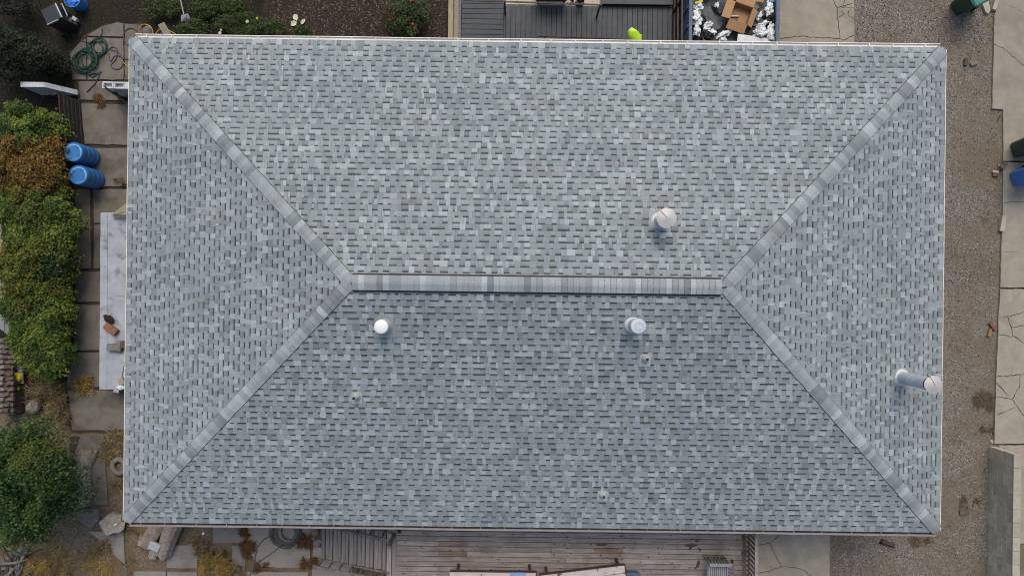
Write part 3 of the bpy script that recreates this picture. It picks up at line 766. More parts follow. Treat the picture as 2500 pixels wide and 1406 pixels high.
shrub('bright green hedge shrub at the lower end beside the dry straw', 118, 852, 82, 72, 1.45, 10000, .074, GREEN, group=hg, patch=((0, -.1, .35, (.075, .12, .02)),))

t = shrub('large dark green leafy tree in the lower left corner', 82, 1165, 128, 172, 3.1, 42000, .068, DKGREEN, name='tree', cat='tree', lobes=15, fill=.3, extra=34, patch=((.55, .95, .40, (.10, .125, .015)), (-.4, -.5, .6, (.03, .075, .02)), (.9, .2, .3, (.05, .085, .015))))
t.children[0].name = 'crown'; t.children[1].name = 'trunk'
tr = MB(); tr.tube([(0, 0, -.05), (.05, .04, .8), (.02, -.03, 1.6)], [.13, .10, .07], 8); tr.build('trunk', M['bark'], t)
shrub('dark straggly bush in the shade at the upper left edge', 42, 135, 105, 78, 1.5, 7000, .07, [(.007, .012, .004), (.012, .02, .006), (.018, .028, .008), (.03, .036, .012)], fill=.2)  # corner shade painted into the leaf colours of these three bushes
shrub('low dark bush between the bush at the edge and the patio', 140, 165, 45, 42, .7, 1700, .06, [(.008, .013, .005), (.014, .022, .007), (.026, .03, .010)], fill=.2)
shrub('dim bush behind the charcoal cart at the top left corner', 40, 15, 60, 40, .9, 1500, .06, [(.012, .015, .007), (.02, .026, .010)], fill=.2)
rose = shrub('rose bush with red blooms in the bark mulch', 990, 44, 62, 58, .85, 5200, .065, [(.025, .045, .014), (.04, .07, .022), (.06, .10, .03), (.085, .12, .04)], name='rose_bush', cat='rose bush', patch=((-.5, .1, .22, (.10, .06, .03)),))
for (u, v, r) in ((1004, 4, .055), (1008, 60, .06), (1015, 70, .04), (951, 49, .04), (993, 51, .035), (1021, 30, .03), (942, 36, .028)):
    r *= .72; q = P(u, v, .82) - rose.location; fm = MB()
    for k in range(7):
        a = k * .9; fm.lathe([(r * .15, -.02), (r * .5, .0), (r * .55, .02), (r * .2, .03)], 6, (q.x + r * .45 * math.cos(a), q.y + r * .45 * math.sin(a), q.z + .004 * k))
    fm.build('bloom', M['petal'], rose)
gw = 'low green weeds along the upper eave'
WEED = [(.03, .06, .011), (.05, .095, .016), (.085, .14, .024), (.055, .07, .022)]
for u, v, ru, rv, n, l in ((590, 60, 70, 40, 3600, 'bushy green weed beside the white blossoms'), (508, 18, 50, 34, 2000, 'green weed at the top edge beside the shovel'), (565, 18, 40, 30, 1200, 'thin green weed between the shovel weed and the mulch'),
                           (668, 70, 40, 24, 900, 'low weed against the eave left of the pale leaves'), (470, 70, 48, 28, 1300, 'sparse weed above the gutter right of the pale plank'), (740, 78, 26, 16, 500, 'small weed under the pale leaves in the mulch'), (400, 22, 56, 36, 1500, 'dull weed left of the shovel handle')):
    shrub(l, u, v, ru, rv, .38, n, .055, WEED, name='weed', cat='weed', lobes=6, fill=.1)
for u, v, l in ((712, 30, 'pale broad leaf lying uppermost on the mulch'), (708, 46, 'pale cream leaf lying lower left on the mulch'), (730, 42, 'pale narrow leaf lying right of the other two on the mulch')):
    q = P(u, v, .42); a = U(0, 6); mb = MB()
    w = .055 if 'narrow' in l else .085
    mb.add([(-.10, 0, 0), (-.03, w, .02), (.06, w * .8, .015), (.12, 0, -.01), (.05, -w, .02), (-.04, -w * .9, .015), (0, 0, -.012)], [(0, 6, 1), (1, 6, 2), (2, 6, 3), (3, 6, 4), (4, 6, 5), (5, 6, 0)])
    o = mb.build('pale_leaf', M['pale'], None); o.location = (q.x, q.y, .05); o.rotation_euler = (0, 0, a); tag(o, l, 'leaf')
for u, v, r, l in ((537, 81, .045, 'white blossom just above the gutter'), (540, 74, .03, 'small white blossom above the larger one by the gutter'), (604, 53, .045, 'white blossom on the bushy green weed'), (628, 45, .032, 'yellow blossom at the edge of the bushy green weed')):
    q = P(u, v, .4); mb = MB()
    for k in range(6):
        a = k * math.pi / 3; mb.add([(0, 0, 0), (r * math.cos(a - .4), r * math.sin(a - .4), .012), (r * 1.2 * math.cos(a), r * 1.2 * math.sin(a), .018), (r * math.cos(a + .4), r * math.sin(a + .4), .012)], [(0, 1, 2, 3)])
    o = mb.build('blossom', M['yellow'] if 'yellow' in l else M['pale']); o.location = q; tag(o, l, 'flower')

STRAW = [(.20, .15, .075), (.28, .22, .11), (.14, .10, .05), (.35, .28, .15), (.11, .075, .04)]
GOLD = [(.42, .29, .075), (.33, .21, .055), (.52, .39, .13), (.20, .12, .04)]
DULL = [(.135, .098, .062), (.16, .118, .075), (.11, .08, .05)]
RUSTY = [(.12, .06, .022), (.17, .085, .028), (.08, .042, .018), (.20, .11, .04)]
def tuft(u, v, n, rad, h, cols, label, w=.008, group=None):
    c = P(u, v, 0); t = thing('grass_tuft', label, 'dry grass', (c.x, c.y, .01), 0, group)
    blades('blades', (c.x, c.y, .01), n, rad, h, cols, t, w=w); return t
tuft(535, 1367, 900, .42, .46, GOLD, 'large golden dry grass tuft between the square slabs')
tuft(508, 1386, 300, .24, .24, GOLD, 'low golden grass tuft lower left of the large one')
tuft(492, 1335, 400, .26, .2, STRAW, 'sparse brown tuft above the large golden one')
tuft(575, 1395, 500, .36, .22, STRAW, 'straw tuft at the lower edge right of the golden one')
tuft(128, 960, 1400, .55, .42, STRAW, 'long straw tuft below the hedge')
tuft(148, 1008, 700, .36, .3, STRAW, 'straw tuft just above the leafy tree')
tuft(210, 938, 520, .36, .28, GOLD, 'yellow straw tuft in the joint beside the white sheet')
tuft(285, 1075, 700, .40, .14, STRAW, 'flattened dry grass between the path end and the eave')
tuft(258, 1110, 350, .28, .12, STRAW, 'flattened dry grass beside the pale log')
tuft(95, 1385, 800, .42, .24, GOLD, 'yellow grass beside the branch pile in the lower left corner')
tuft(150, 1400, 500, .36, .16, STRAW, 'dry grass at the bottom edge right of the branch pile')
tuft(245, 1335, 500, .34, .12, STRAW, 'thin dry grass left of the triangular slab')
tuft(298, 445, 160, .20, .22, STRAW, 'straw wisps at the eave beside the drums')
tuft(235, 246, 360, .32, .10, RUSTY, 'rust coloured needles on the step under the block pier')
tuft(605, 1335, 900, .28, .16, RUSTY, 'rust brown weeds at the corner of the aggregate slab')
tuft(600, 1295, 360, .16, .14, RUSTY, 'rust brown weeds in the joint above that corner')
tuft(752, 1320, 800, .26, .18, RUSTY, 'dense rusty weeds beside the coiled grey hose')
tuft(757, 1370, 700, .22, .16, RUSTY, 'rusty weeds along the joint beside the stair foot')
tuft(640, 1382, 300, .20, .1, RUSTY, 'small rusty weeds under the aggregate slab')
tuft(2392, 985, 300, .48, .04, DULL, 'flat patch of rust brown needles on the gravel', .012)
tuft(2420, 1045, 140, .26, .04, DULL, 'small rusty needle patch by the pavement edge', .012)
tuft(2240, 1315, 170, .40, .05, DULL, 'faint dry grass in the gravel below the eave corner', .010)
tuft(2360, 1225, 80, .3, .05, DULL, 'faint yellow grass in the gravel beside the block wall', .010)

for i, (u, v, n, rad, cols) in enumerate(((150, 1330, 420, 1.3, STRAW), (240, 1300, 350, 1.0, STRAW), (285, 1180, 260, .7, STRAW), (480, 1310, 260, .8, STRAW), (200, 1385, 420, 1.1, GOLD), (330, 1380, 220, .6, STRAW), (95, 940, 200, .7, STRAW))):
    c = P(u, v); o = blades('dry_grass', (c.x, c.y, .005), n, rad, .07, cols, None, w=.006)
    tag(o, 'thin dry grass growing through the bare soil', kind='stuff')
# ------------------------------------------------------------------ left yard objects
def drum(u, v, rz, label):
    c = P(u, v, .92); t = thing('drum', label, 'drum', (c.x, c.y, .05), rz, 'blue plastic drums on the path')
    r = .292
    pr = [(.25, 0), (.275, .015), (r, .06)]
    for z in (.22, .44, .64):
        pr += [(r, z - .035), (r * .965, z - .015), (r * .965, z + .015), (r, z + .035)]
    pr += [(r, .80), (r * .985, .84), (r * .94, .862), (r * .93, .872), (r * .88, .872), (r * .86, .850)]
    MB().lathe(pr, 36).build('body', M['drum'], t, True, auto=True)
    MB().lathe([(r * .87, .846), (r * .866, .852), (r * .5, .848), (.01, .846)], 36).build('top', M['drumtop'], t, True)
    for a in (.35, 3.5):
        MB().lathe([(.040, .846), (.040, .872), (.03, .872), (.03, .862), (.004, .862)], 16, (.17 * math.cos(a), .17 * math.sin(a), 0)).build('bung', M['drum'], t, True, auto=True)
    for a in (.35 + math.pi / 2, 3.5 + math.pi / 2):
        MB().box((.19 * math.cos(a), .19 * math.sin(a), .86), (.03, .11, .025), a).build('grip', M['drum'], t, bevel=.006)
drum(178, 371, -.9, 'blue plastic drum nearer the top of the picture')
drum(190, 427, 2.2, 'blue plastic drum nearer the bottom, just below the other drum')

# wall with gate opening at the patio step
def block_wall(a, b, h, n, t, mt=M['whitewall'], hollow=()):
    a, b = Vector(a), Vector(b); d = (b - a); L = d.length; d.normalize(); rz = math.atan2(d.y, d.x)
    rows = int(round(h / .2))
    for r in range(rows):
        for i in range(n):
            w = L / n; c = a + d * (w * (i + .5)) + Vector((0, 0, .2 * (r + .5)))
            m = MB()
            if r == rows - 1 and i in hollow:
                for s in (-1, 1):
                    m.box(c + Vector((-d.y, d.x, 0)) * s * .08, (w - .008, .04, .192), rz)
                    m.box(c + d * s * (w / 2 - .024), (.04, .118, .190), rz)
                m.box(c - Vector((0, 0, .06)), (w - .09, .118, .06), rz)
            else: m.box(c, (w - .008, .2, .192), rz)
            m.build('block', mt, t, bevel=.008)
a = P(246, 206, .9); b = P(330, 208, .9)
t = thing('block_pier', 'low whitewashed block wall with open cores beside the eave', 'block wall', (0, 0, 0))
block_wall((a.x, a.y, .05), (b.x, a.y - .02, .05), .8, 3, t, hollow=(0, 1))
# stair side wall: top slopes down to the patio
t = thing('sloping_wall', 'whitewashed garden wall with sloping coping at the dark upper left', 'garden wall', (0, 0, 0))
q0, q1, q2 = P(50, 210, .9), P(107, 203, .9), P(190, 242, .05)
y = q1.y - .05
w = MB(); pr = [(q0.x, 0.), (q2.x, 0.), (q2.x, .10), (q1.x, .86), (q0.x, .86)]
m = len(pr); w.add([(x, y + .06, z) for x, z in pr] + [(x, y - .06, z) for x, z in pr], [tuple(range(m)), tuple(range(m, 2 * m))[::-1]] + [(i, m + i, m + (i + 1) % m, (i + 1) % m) for i in range(m)])
w.build('wall', M['whitewall'], t, bevel=.01)
w = MB(); w.beam((q1.x, y, .885), (q2.x + .02, y, .12), .15, .05); w.beam((q0.x, y, .885), (q1.x, y, .885), .15, .05); w.build('coping', M['whitewall'], t, bevel=.008)
t = thing('iron_railing', 'black wrought iron panel in front of the sloping whitewashed wall', 'railing', (0, 0, 0))
g0, g1 = Vector((q1.x + .1, y - .28, 0)), Vector((q2.x - .05, y - .28, 0))
m = MB(); m.beam(g0 + Vector((0, 0, .85)), g1 + Vector((0, 0, .22)), .03, .03); m.beam(g0 + Vector((0, 0, .12)), g1 + Vector((0, 0, .06)), .03, .03); m.build('rail', M['iron'], t)
for i in range(9):
    f = i / 8; p = g0.lerp(g1, f); m = MB(); m.tube([p + Vector((0, 0, .05)), p + Vector((0, 0, .85 * (1 - f) + .22 * f))], .012, 5); m.build('bar', M['iron'], t)
def scroll(c, r, turns=1.4, start=0, n=18):
    return [c + Vector((math.cos(start + turns * 2 * math.pi * i / n), 0, math.sin(start + turns * 2 * math.pi * i / n))) * r * (1 - .75 * i / n) for i in range(n + 1)]
# open gate standing off the pier, seen edge-on from above
c0 = P(266, 220, .95); c1 = P(330, 268, .95)
t = thing('iron_gate', 'black wrought iron gate with scrolls half under the left eave', 'gate', (0, 0, 0))
a, b = Vector((c0.x, c0.y, 0)), Vector((c1.x, c1.y, 0)); d = (b - a).normalized(); rzg = math.atan2(d.y, d.x); RG = Matrix.Rotation(rzg, 3, 'Z'); Lg = (b - a).length
for nm, z in (('top_rail', 1.0), ('bottom_rail', .15)):
    m = MB(); m.beam(a + Vector((0, 0, z)), b + Vector((0, 0, z)), .035, .035); m.build(nm, M['iron'], t)
for i in range(8):
    p = a.lerp(b, (i + .5) / 8); m = MB(); m.tube([p + Vector((0, 0, .1)), p + Vector((0, 0, 1.1 + .12 * math.sin(i)))], .013, 5); m.build('bar', M['iron'], t)
for i in range(5):
    p = a.lerp(b, (i + .6) / 5); m = MB(); m.tube([a + d * (p - a).length + RG @ q for q in scroll(Vector((0, 0, .62)), .17, 1.5, i)], .011, 5); m.build('scroll', M['iron'], t)
m = MB(); m.tube([a + RG @ q for q in scroll(Vector((-.10, 0, .95)), .10, 1.3, 0)], .013, 5); m.tube([a + RG @ q for q in scroll(Vector((-.06, 0, .5)), .09, 1.3, 2)], .013, 5); m.build('end_scroll', M['iron'], t)
# dark low board wall beside the path
t = thing('board_wall', 'low dark brown board wall leaning beside the path above the drums', 'board wall', (0, 0, 0))
a, b = P(198, 248, 0), P(206, 356, 0)
for i in range(6):
    z = .08 + i * .15; m = MB(); m.beam((a.x - .02 * i, a.y, z), (b.x - .02 * i, b.y, z), .05, .142); m.build('board', M['darkboard'], t, bevel=.006)
for f in (.02, .35, .68, .98):
    p = a.lerp(b, f); m = MB(); m.beam((p.x - .06, p.y, 0), (p.x - .16, p.y, .95), .07, .09); m.build('post', M['darkboard'], t)

# hoses and cords on the patio
def coil(u, v, r, n, wob, z=.06):
    c = P(u, v, z); out = []
    for i in range(n * 20):
        a = 2 * math.pi * i / 20; k = r * (1 + wob * math.sin(a * .31 + i * .05) + wob * .6 * math.sin(a * .77 + 1.3))
        out.append(c + Vector((math.cos(a) * k + .05 * math.sin(i * .11), math.sin(a) * k * .95 + .05 * math.cos(i * .09), .012 + .012 * (i / 20))))
    return out
m = MB(); m.tube(coil(240, 118, .24, 5, .17) + [P(228, 140, .14), P(224, 150, .12)] + coil(212, 150, .30, 9, .27), .015, 6)
m.tube([P(248, 175, .075), P(225, 190, .075), P(215, 185, .075), P(228, 180, .075), P(245, 178, .075), P(232, 205, .075), P(212, 225, .075)], .014, 6)
tag(m.build('garden_hose', M['hoseG'], None, True), 'tangled green garden hose coiled on the patio', 'hose')
def loop(pts, r, name, mt, label, cat):
    q = [P(*p) for p in pts]; out = []
    n = len(q)
    for i in range(n - 1):
        p0, p1, p2, p3 = q[max(i - 1, 0)], q[i], q[i + 1], q[min(i + 2, n - 1)]
        for k in range(8):
            s = k / 8
            out.append(.5 * ((2 * p1) + (p2 - p0) * s + (2 * p0 - 5 * p1 + 4 * p2 - p3) * s * s + (3 * p1 - p0 - 3 * p2 + p3) * s ** 3))
    out.append(q[-1]); m = MB(); m.tube(out, r, 6); return tag(m.build(name, mt, None, True), label, cat)
z = .07
loop([(340, 85, z), (335, 76, z), (318, 69, z), (303, 78, z), (302, 95, z), (312, 112, z), (330, 118, z)], .014, 'black_hose', M['hoseK'], 'dark hose looping out from under the upper left roof corner', 'hose')
loop([(250, 70, z), (247, 85, z), (235, 96, z), (215, 104, z), (196, 98, z)], .012, 'black_hose', M['hoseK'], 'dark hose crossing the curved patio slab', 'hose')
loop([(264, 122, z), (275, 115, z), (286, 122, z), (284, 142, z), (270, 160, z), (278, 168, z), (292, 168, z), (300, 155, z), (296, 140, z), (280, 137, z), (270, 150, z), (266, 138, z), (264, 122, z), (288, 128, z), (300, 142, z), (318, 145, z)], .013, 'black_hose', M['hoseK'], 'dark hose in two loops beside the green hose', 'hose')
loop([(372, 100, .3), (373, 78, .35), (365, 64, .4), (350, 60, .35), (340, 68, .3), (340, 92, .2)], .012, 'extension_lead', M['cordY'], 'yellow cord looped above the upper left roof corner', 'cord')
loop([(380, 82, .3), (390, 73, .35), (405, 72, .4), (425, 82, .4), (440, 95, .4)], .012, 'extension_lead', M['cordY'], 'yellow cord arching over the pale plank', 'cord')
loop([(297, 148, z), (305, 157, z), (318, 166, z), (330, 170, z)], .010, 'extension_lead', M['cordY'], 'orange cord end beside the dark hose loops', 'cord')
t = MB(); t.beam(P(393, 58, .5), P(425, 112, .25), .20, .06); tag(t.build('plank', M['timber'], None, bevel=.01), 'pale plank sticking out from under the upper left gutter', 'plank')

def crumple(name, c, r, seed, mt, label, cat, sq=(1, 1, .6), amp=.45, sub=3, freq=2.2, group=None, parent=None, smooth=False):
    bm = bmesh.new(); bmesh.ops.create_icosphere(bm, subdivisions=sub, radius=1)
    for v in bm.verts:
        n = mnoise.fractal(v.co * freq + Vector((seed * 7.1, seed * 3.3, seed)), 1.0, 2.0, 4)
        v.co *= 1 + amp * n
        v.co = Vector((v.co.x * r * sq[0], v.co.y * r * sq[1], v.co.z * r * sq[2]))
    me = bpy.data.meshes.new(name); bm.to_mesh(me); bm.free(); me.materials.append(mt)
    if smooth: me.polygons.foreach_set('use_smooth', [True] * len(me.polygons))
    o = bpy.data.objects.new(name, me); COL.objects.link(o); o.location = c; o.rotation_euler = (0, 0, seed * 1.7)
    if parent: o.parent = parent; return o
    return tag(o, label, cat, group)
crumple('rock', P(362, 78, .14), .17, 3, M['rock'], 'rounded grey rock inside the yellow cord loop', 'rock', (1, .95, .8), .15, 3, 1.2, smooth=True)
# charcoal cart and its neighbours
c = P(133, 40, .72); t = thing('lidded_cart', 'charcoal lidded cart with silver trim in the upper left corner', 'cart', (c.x, c.y, 0), .45)
MB().box((0, 0, .42), (.46, .42, .78), taper=1.10).build('body', M['char'], t, bevel=.03)
lid = MB().box((0, 0, .85), (.50, .48, .07), taper=.94).build('lid', M['char'], t, bevel=.02)
MB().box((.25, 0, .87), (.03, .46, .05)).build('trim', M['silver'], lid, bevel=.008); MB().box((-.05, -.24, .87), (.36, .03, .05)).build('trim', M['silver'], lid, bevel=.008)
for s in (-1, 1):
    MB().lathe([(.05, -.03), (.10, -.03), (.10, .03), (.05, .03)], 18, (-.24, s * .25, .10), ax=Matrix.Rotation(math.pi / 2, 3, 'X')).build('wheel', M['tyre'], t, True, auto=True)
m = MB(); m.tube([(.33, -.2, .78), (.38, -.2, .80), (.38, .2, .80), (.33, .2, .78)], .015, 6); m.build('handle', M['silver'], t)
c = P(184, 48, .2); t = thing('metal_caddy', 'small silver metal caddy beside the charcoal cart', 'caddy', (c.x, c.y, 0), -.6)
MB().box((0, 0, .22), (.16, .11, .10)).build('tray', M['silver'], t, bevel=.01); MB().box((.02, -.13, .16), (.10, .10, .14)).build('cup', M['silver'], t, bevel=.02); MB().tube([(0, 0, 0), (0, 0, .2)], .02, 6).build('leg', M['silver'], t)
c = P(200, 14, 0); t = thing('blue_tub', 'bright blue tub with crumpled liner at the top left edge', 'tub', (c.x, c.y, 0))
MB().lathe([(.17, 0), (.20, .02), (.235, .45), (.25, .46), (.25, .48), (.225, .48), (.20, .10), (.01, .10)], 28).build('body', M['drum'], t, True, auto=True)
crumple('liner', (0, 0, .42), .20, 5, M['binB'], None, None, (1, 1, .45), .4, 3, 2.4, parent=t)
# long-handled shovel
t = thing('shovel', 'grey bladed shovel with thin pale handle lying on the weeds', 'shovel', (0, 0, 0))
m = MB(); m.tube([P(449, 37, .35), P(430, -45, .75)], .016, 6); m.build('handle', M['pale'], t)
a, b = P(449, 36, .36), P(455, 50, .28); m = MB(); d = Vector((.95, .32, 0)).normalized()
m.add([a - d * .10, a + d * .12, b + d * .13 + Vector((0, 0, .02)), b - Vector((0, 0, .02)), b - d * .16 + Vector((0, 0, .02)), a - d * .1 - Vector((0, 0, .01)), a + d * .12 - Vector((0, 0, .01)), b + d * .13, b - Vector((0, 0, .04)), b - d * .16],
      [(0, 1, 2, 3, 4), (9, 8, 7, 6, 5), (0, 5, 6, 1), (1, 6, 7, 2), (2, 7, 8, 3), (3, 8, 9, 4), (4, 9, 5, 0)]); m.build('blade', M['silver'], t)

# whitewashed cellar cover beside the house with odds and ends on it
zc = .75
t = thing('cellar_cover', 'long whitewashed flat cover beside the house under the left eave', 'cellar cover', (0, 0, 0))
cv = [(245, 519), (335, 519), (335, 948), (242, 951)]
m = MB(); m.prism(rough([P2(u, v, zc) for u, v in cv], .3, .006), zc - .05, zc, jit=.002); m.build('sheet', M['sheet'], t, bevel=.006)
pw = [P2(u, v, zc) for u, v in ((250, 524), (335, 524), (335, 944), (248, 946))]
m = MB(); m.prism(pw, 0, zc - .055); m.build('wall', M['block'], t)
m = MB(); m.beam(P(262, 521, zc + .006), P(260, 948, zc + .006), .015, .012); m.build('seam', M['sheet'], t)
m = MB(); m.prism([P2(u, v, zc + .02) for u, v in ((272, 730), (335, 715), (335, 840), (277, 770))], zc + .006, zc + .022); m.build('patch', M['sheet'], t)
m = MB(); m.prism([P2(u, v, zc + .03) for u, v in ((290, 690), (335, 690), (335, 722), (285, 722))], zc + .006, zc + .014); m.build('patch', M['sheet'], t)
t = thing('wooden_trellis', 'pale slatted wooden trellis under the eave at the top of the whitewashed cover', 'trellis', (0, 0, 0))
for i in range(5):
    a, b = P(276 + i * 7, 524 - i * 1.5, .95 + .1 * i), P(318 + i * 7, 492 - i * 1.5, 1.2 + .1 * i); m = MB(); m.beam(a, b, .045, .05); m.build('slat', M['timber'], t)
m = MB(); m.beam(P(273, 526, .86), P(335, 530, .86), .08, .06); m.build('rail', M['timber'], t)
def brick_at(u, v, z, rz, s, mt, label, name='brick', cat='brick', bevel=.012, ty=0.0):
    c = P(u, v, z + s[2] / 2); o = MB().box((0, 0, 0), s).build(name, mt, None, bevel=bevel); o.location = c; o.rotation_euler = (ty, U(-.05, .05), rz); return tag(o, label, cat)
brick_at(271, 803, zc + .02, -.62, (.40, .20, .13), M['brick'], 'orange brown block lying on the whitewashed cover')
brick_at(280, 848, zc + .01, -.06, (.42, .20, .14), M['rock'], 'grey concrete block lying on the whitewashed cover', 'concrete_block', 'block')
brick_at(305, 841, zc + .01, -.1, (.2, .2, .18), M['oldbrick'], 'dark block at the eave beside the grey concrete block', 'concrete_block', 'block')
crumple('dark_rag', P(265, 778, zc + .06), .15, 8, M['cloth'], 'dark rag above the orange brown block', 'rag', (.7, 1.1, .4), .35)
m = MB(); m.beam(P(301, 865, zc + .03), P(283, 958, zc + .03), .16, .025); tag(m.build('board', M['sheet'], None, bevel=.006), 'grey board slanting across the lower end of the cover', 'board')
crumple('pale_rubble', P(297, 945, zc + .06), .12, 12, M['wrap'], 'pale rubble at the lower end of the cover', 'rubble', (.6, 1.3, .6), .35)
brick_at(296, 930, zc + .03, .3, (.16, .22, .08), M['timber'], 'pale wood offcut at the lower end of the cover', 'offcut', 'wood')

# firewood and stacked junk at the far left edge
t = thing('brick_stack', 'stack of grey and brown bricks at the left edge below the hedge', 'brick stack', (0, 0, 0))
for k, (u, v) in enumerate([(u, v) for v in range(832, 1010, 13) for u in (2, 14, 26)]):
    c = P(u + U(-2, 2), v + U(-2, 2), .5 + U(-.06, .06)); m = MB(); m.box((c.x, c.y, c.z), (.19, .10, .09), U(-.35, .35)); m.build('brick', M['oldbrick'] if k % 3 else M['rock'], t, bevel=.008)
m = MB(); m.prism([P2(u, v, .44) for u, v in ((-8, 826), (30, 826), (31, 1012), (-8, 1012))], 0, .43); m.build('core', M['oldbrick'], t)
t = thing('board_stack', 'grey weathered boards stacked at the left edge beside the hedge', 'board stack', (0, 0, 0))
for i in range(7):
    m = MB(); m.beam(P(-4 + i * 4, 640 + 8 * i, .45 + .03 * (i % 3)), P(0 + i * 4, 800 + 3 * i, .45 + .03 * (i % 3)), .10, .05); m.build('board', M['greywood'], t)
m = MB(); m.prism([P2(u, v, .4) for u, v in ((-8, 650), (22, 660), (24, 800), (-8, 800))], 0, .41); m.build('core', M['darkboard'], t)
m = MB(); m.beam(P(-2, 545, .5), P(6, 628, .5), .16, .05); tag(m.build('board', M['timber'], None, bevel=.006), 'pale board end at the left edge beside the hedge', 'board')
crumple('yellow_bag', P(43, 920, .3), .12, 4, M['yellow'], 'yellow bag beside the brick stack', 'bag', (1, 1.1, .8), .25)
crumple('yellow_bag', P(40, 948, .2), .09, 6, M['yellow'], 'smaller yellow bag below the first one', 'bag', (1, 1, .7), .25)
crumple('rock', P(82, 992, .16), .26, 9, M['rock'], 'pale rock beside the straw below the hedge', 'rock', (.7, 1, .7), .25, 3, 1.2)
m = MB(); m.beam(P(48, 880, .35), P(52, 935, .2), .16, .03); tag(m.build('board', M['greywood'], None), 'grey board standing under the end of the hedge', 'board')
m = MB(); m.beam(P(64, 935, .12), P(66, 1015, .12), .05, .06); m.beam(P(36, 950, .12), P(36, 1030, .12), .05, .06); tag(m.build('kerb_board', M['darkboard'], None), 'pair of dark edging boards beside the brick stack', 'board')
# branch pile lower left
t = thing('branch_pile', 'heap of grey branches and roots in the lower left corner', 'branch pile', (0, 0, 0))
for i in range(34):
    a = P(U(-15, 62), U(1338, 1420), U(.05, .3)); d = U(0, 6.3); L = U(.3, 1.0); b = a + Vector((math.cos(d) * L, math.sin(d) * L, U(-.15, .1))); md = a.lerp(b, .5) + Vector((U(-.1, .1), U(-.1, .1), .05))
    m = MB(); m.tube([a, md, b], [U(.02, .06), U(.015, .045), .012], 6); m.build('branch', M['rock'] if i % 3 else M['bark'], t, True)
for i in range(7):
    crumple('root_lump', P(U(0, 60), U(1345, 1410), .08), U(.14, .26), 20 + i, M['darkboard'] if i % 2 else M['rock'], None, None, (1, .7, .5), .5, 3, 2, parent=t)

# logs and stones below the lower left roof corner
def log(a, b, r, n, seed, name, mt, label, cat='log', flat=1.0):
    a, b = Vector(a), Vector(b); d = (b - a).normalized(); s = d.cross(Vector((0, 0, 1))).normalized(); u = s.cross(d); m = MB(); ns = 10; K = 14; vs = []; fs = []
    for i in range(ns + 1):
        t = i / ns; c = a.lerp(b, t)
        for k in range(K):
            an = 2 * math.pi * k / K; q = mnoise.noise(Vector((math.cos(an) * 1.6, math.sin(an) * 1.6, t * 1.2 + seed)))
            rr = (r[0] * (1 - t) + r[1] * t) * (1 + .28 * q + .10 * math.sin(an * 5 + seed))
            vs.append(c + s * math.cos(an) * rr + u * math.sin(an) * rr * flat + d * (U(-.05, .05) if i in (0, ns) else 0))
    for i in range(ns):
        for k in range(K):
            l = (k + 1) % K; fs.append((i * K + k, i * K + l, (i + 1) * K + l, (i + 1) * K + k))
    fs += [tuple(range(K))[::-1], tuple(range(ns * K, (ns + 1) * K))]; m.add(vs, fs)
    return tag(m.build(name, mt, None, True, auto=True), label, cat)
log(P(395, 1262, .30), P(360, 1330, .16), (.26, .20), 12, 1.0, 'log', M['driftwood'], 'weathered log left of its twin below the lower left eave')
log(P(432, 1262, .32), P(398, 1352, .16), (.28, .22), 12, 4.4, 'log', M['driftwood'], 'longer weathered log right of its twin, reaching the square slab')
log(P(382, 1330, .14), P(374, 1356, .10), (.17, .14), 12, 7.0, 'log', M['greylog'], 'pale log end sticking out under the white box')
log(P(350, 1312, .10), P(345, 1330, .08), (.12, .10), 12, 9.0, 'log', M['greylog'], 'short pale log stub beside the left weathered log')
c = P(379, 1332, .34); t = thing('metal_box', 'white dented metal box lying on the log ends', 'box', (c.x, c.y, .34), -.42)
MB().box((0, 0, .04), (.33, .25, .08)).build('body', M['sheet'], t, bevel=.008); MB().box((0, .02, .086), (.34, .006, .012)).build('seam', M['silver'], t); MB().box((.155, -.19, -.02), (.02, .14, .05)).build('flap', M['sheet'], t)
log(P(209, 1100, .16), P(198, 1232, .14), (.20, .22), 12, 2.7, 'log', M['greylog'], 'long pale squared log lying on the slab beside the leafy tree', flat=.75)
log(P(236, 1098, .12), P(222, 1125, .12), (.05, .07), 12, 5.1, 'branch_stub', M['driftwood'], 'broken branch stub at the upper end of the pale squared log', 'branch')
m = MB(); m.tube([P(220, 1210, .10), P(228, 1202, .12), P(233, 1208, .08)], [.035, .03, .02], 6); tag(m.build('branch_stub', M['driftwood'], None, True), 'short twig at the lower end of the pale squared log', 'branch')
o = slab(None, [(180, 1250), (205, 1242), (240, 1243), (243, 1270), (222, 1290), (205, 1280), (190, 1268)], .07, M['rock'], amp=.02, name='flagstone'); tag(o, 'rough grey flagstone above the triangular slab', 'flagstone')
o = slab(None, [(214, 1297), (240, 1298), (260, 1296), (300, 1297), (305, 1377), (288, 1363), (275, 1350), (270, 1335), (245, 1320)], .06, M['slab_y'], amp=.006, name='broken_slab'); tag(o, 'triangular broken concrete slab below the roof corner', 'broken slab')
c = P(282, 1280, 0)
log(P(276, 1276, .02), P(276, 1276, .30), (.34, .32), 12, 3.3, 'tree_stump', M['greylog'], 'grey tree stump at the lower left roof corner', 'stump')
brick_at(282, 1280, .31, .5, (.12, .06, .03), M['pale'], 'small cream chip lying on the grey stump', 'wood_chip', 'chip')
log(P(303, 1264, .10), P(330, 1270, .10), (.12, .10), 12, 5.0, 'log', M['bark'], 'dark log end under the roof corner beside the stump')
m = MB(); m.tube([P(300, 1296, .10), P(318, 1290, .12), P(335, 1302, .08), P(348, 1318, .05)], [.02, .018, .015, .01], 6); tag(m.build('branch', M['bark'], None, True), 'thin curved branch between the stump and the logs', 'branch')
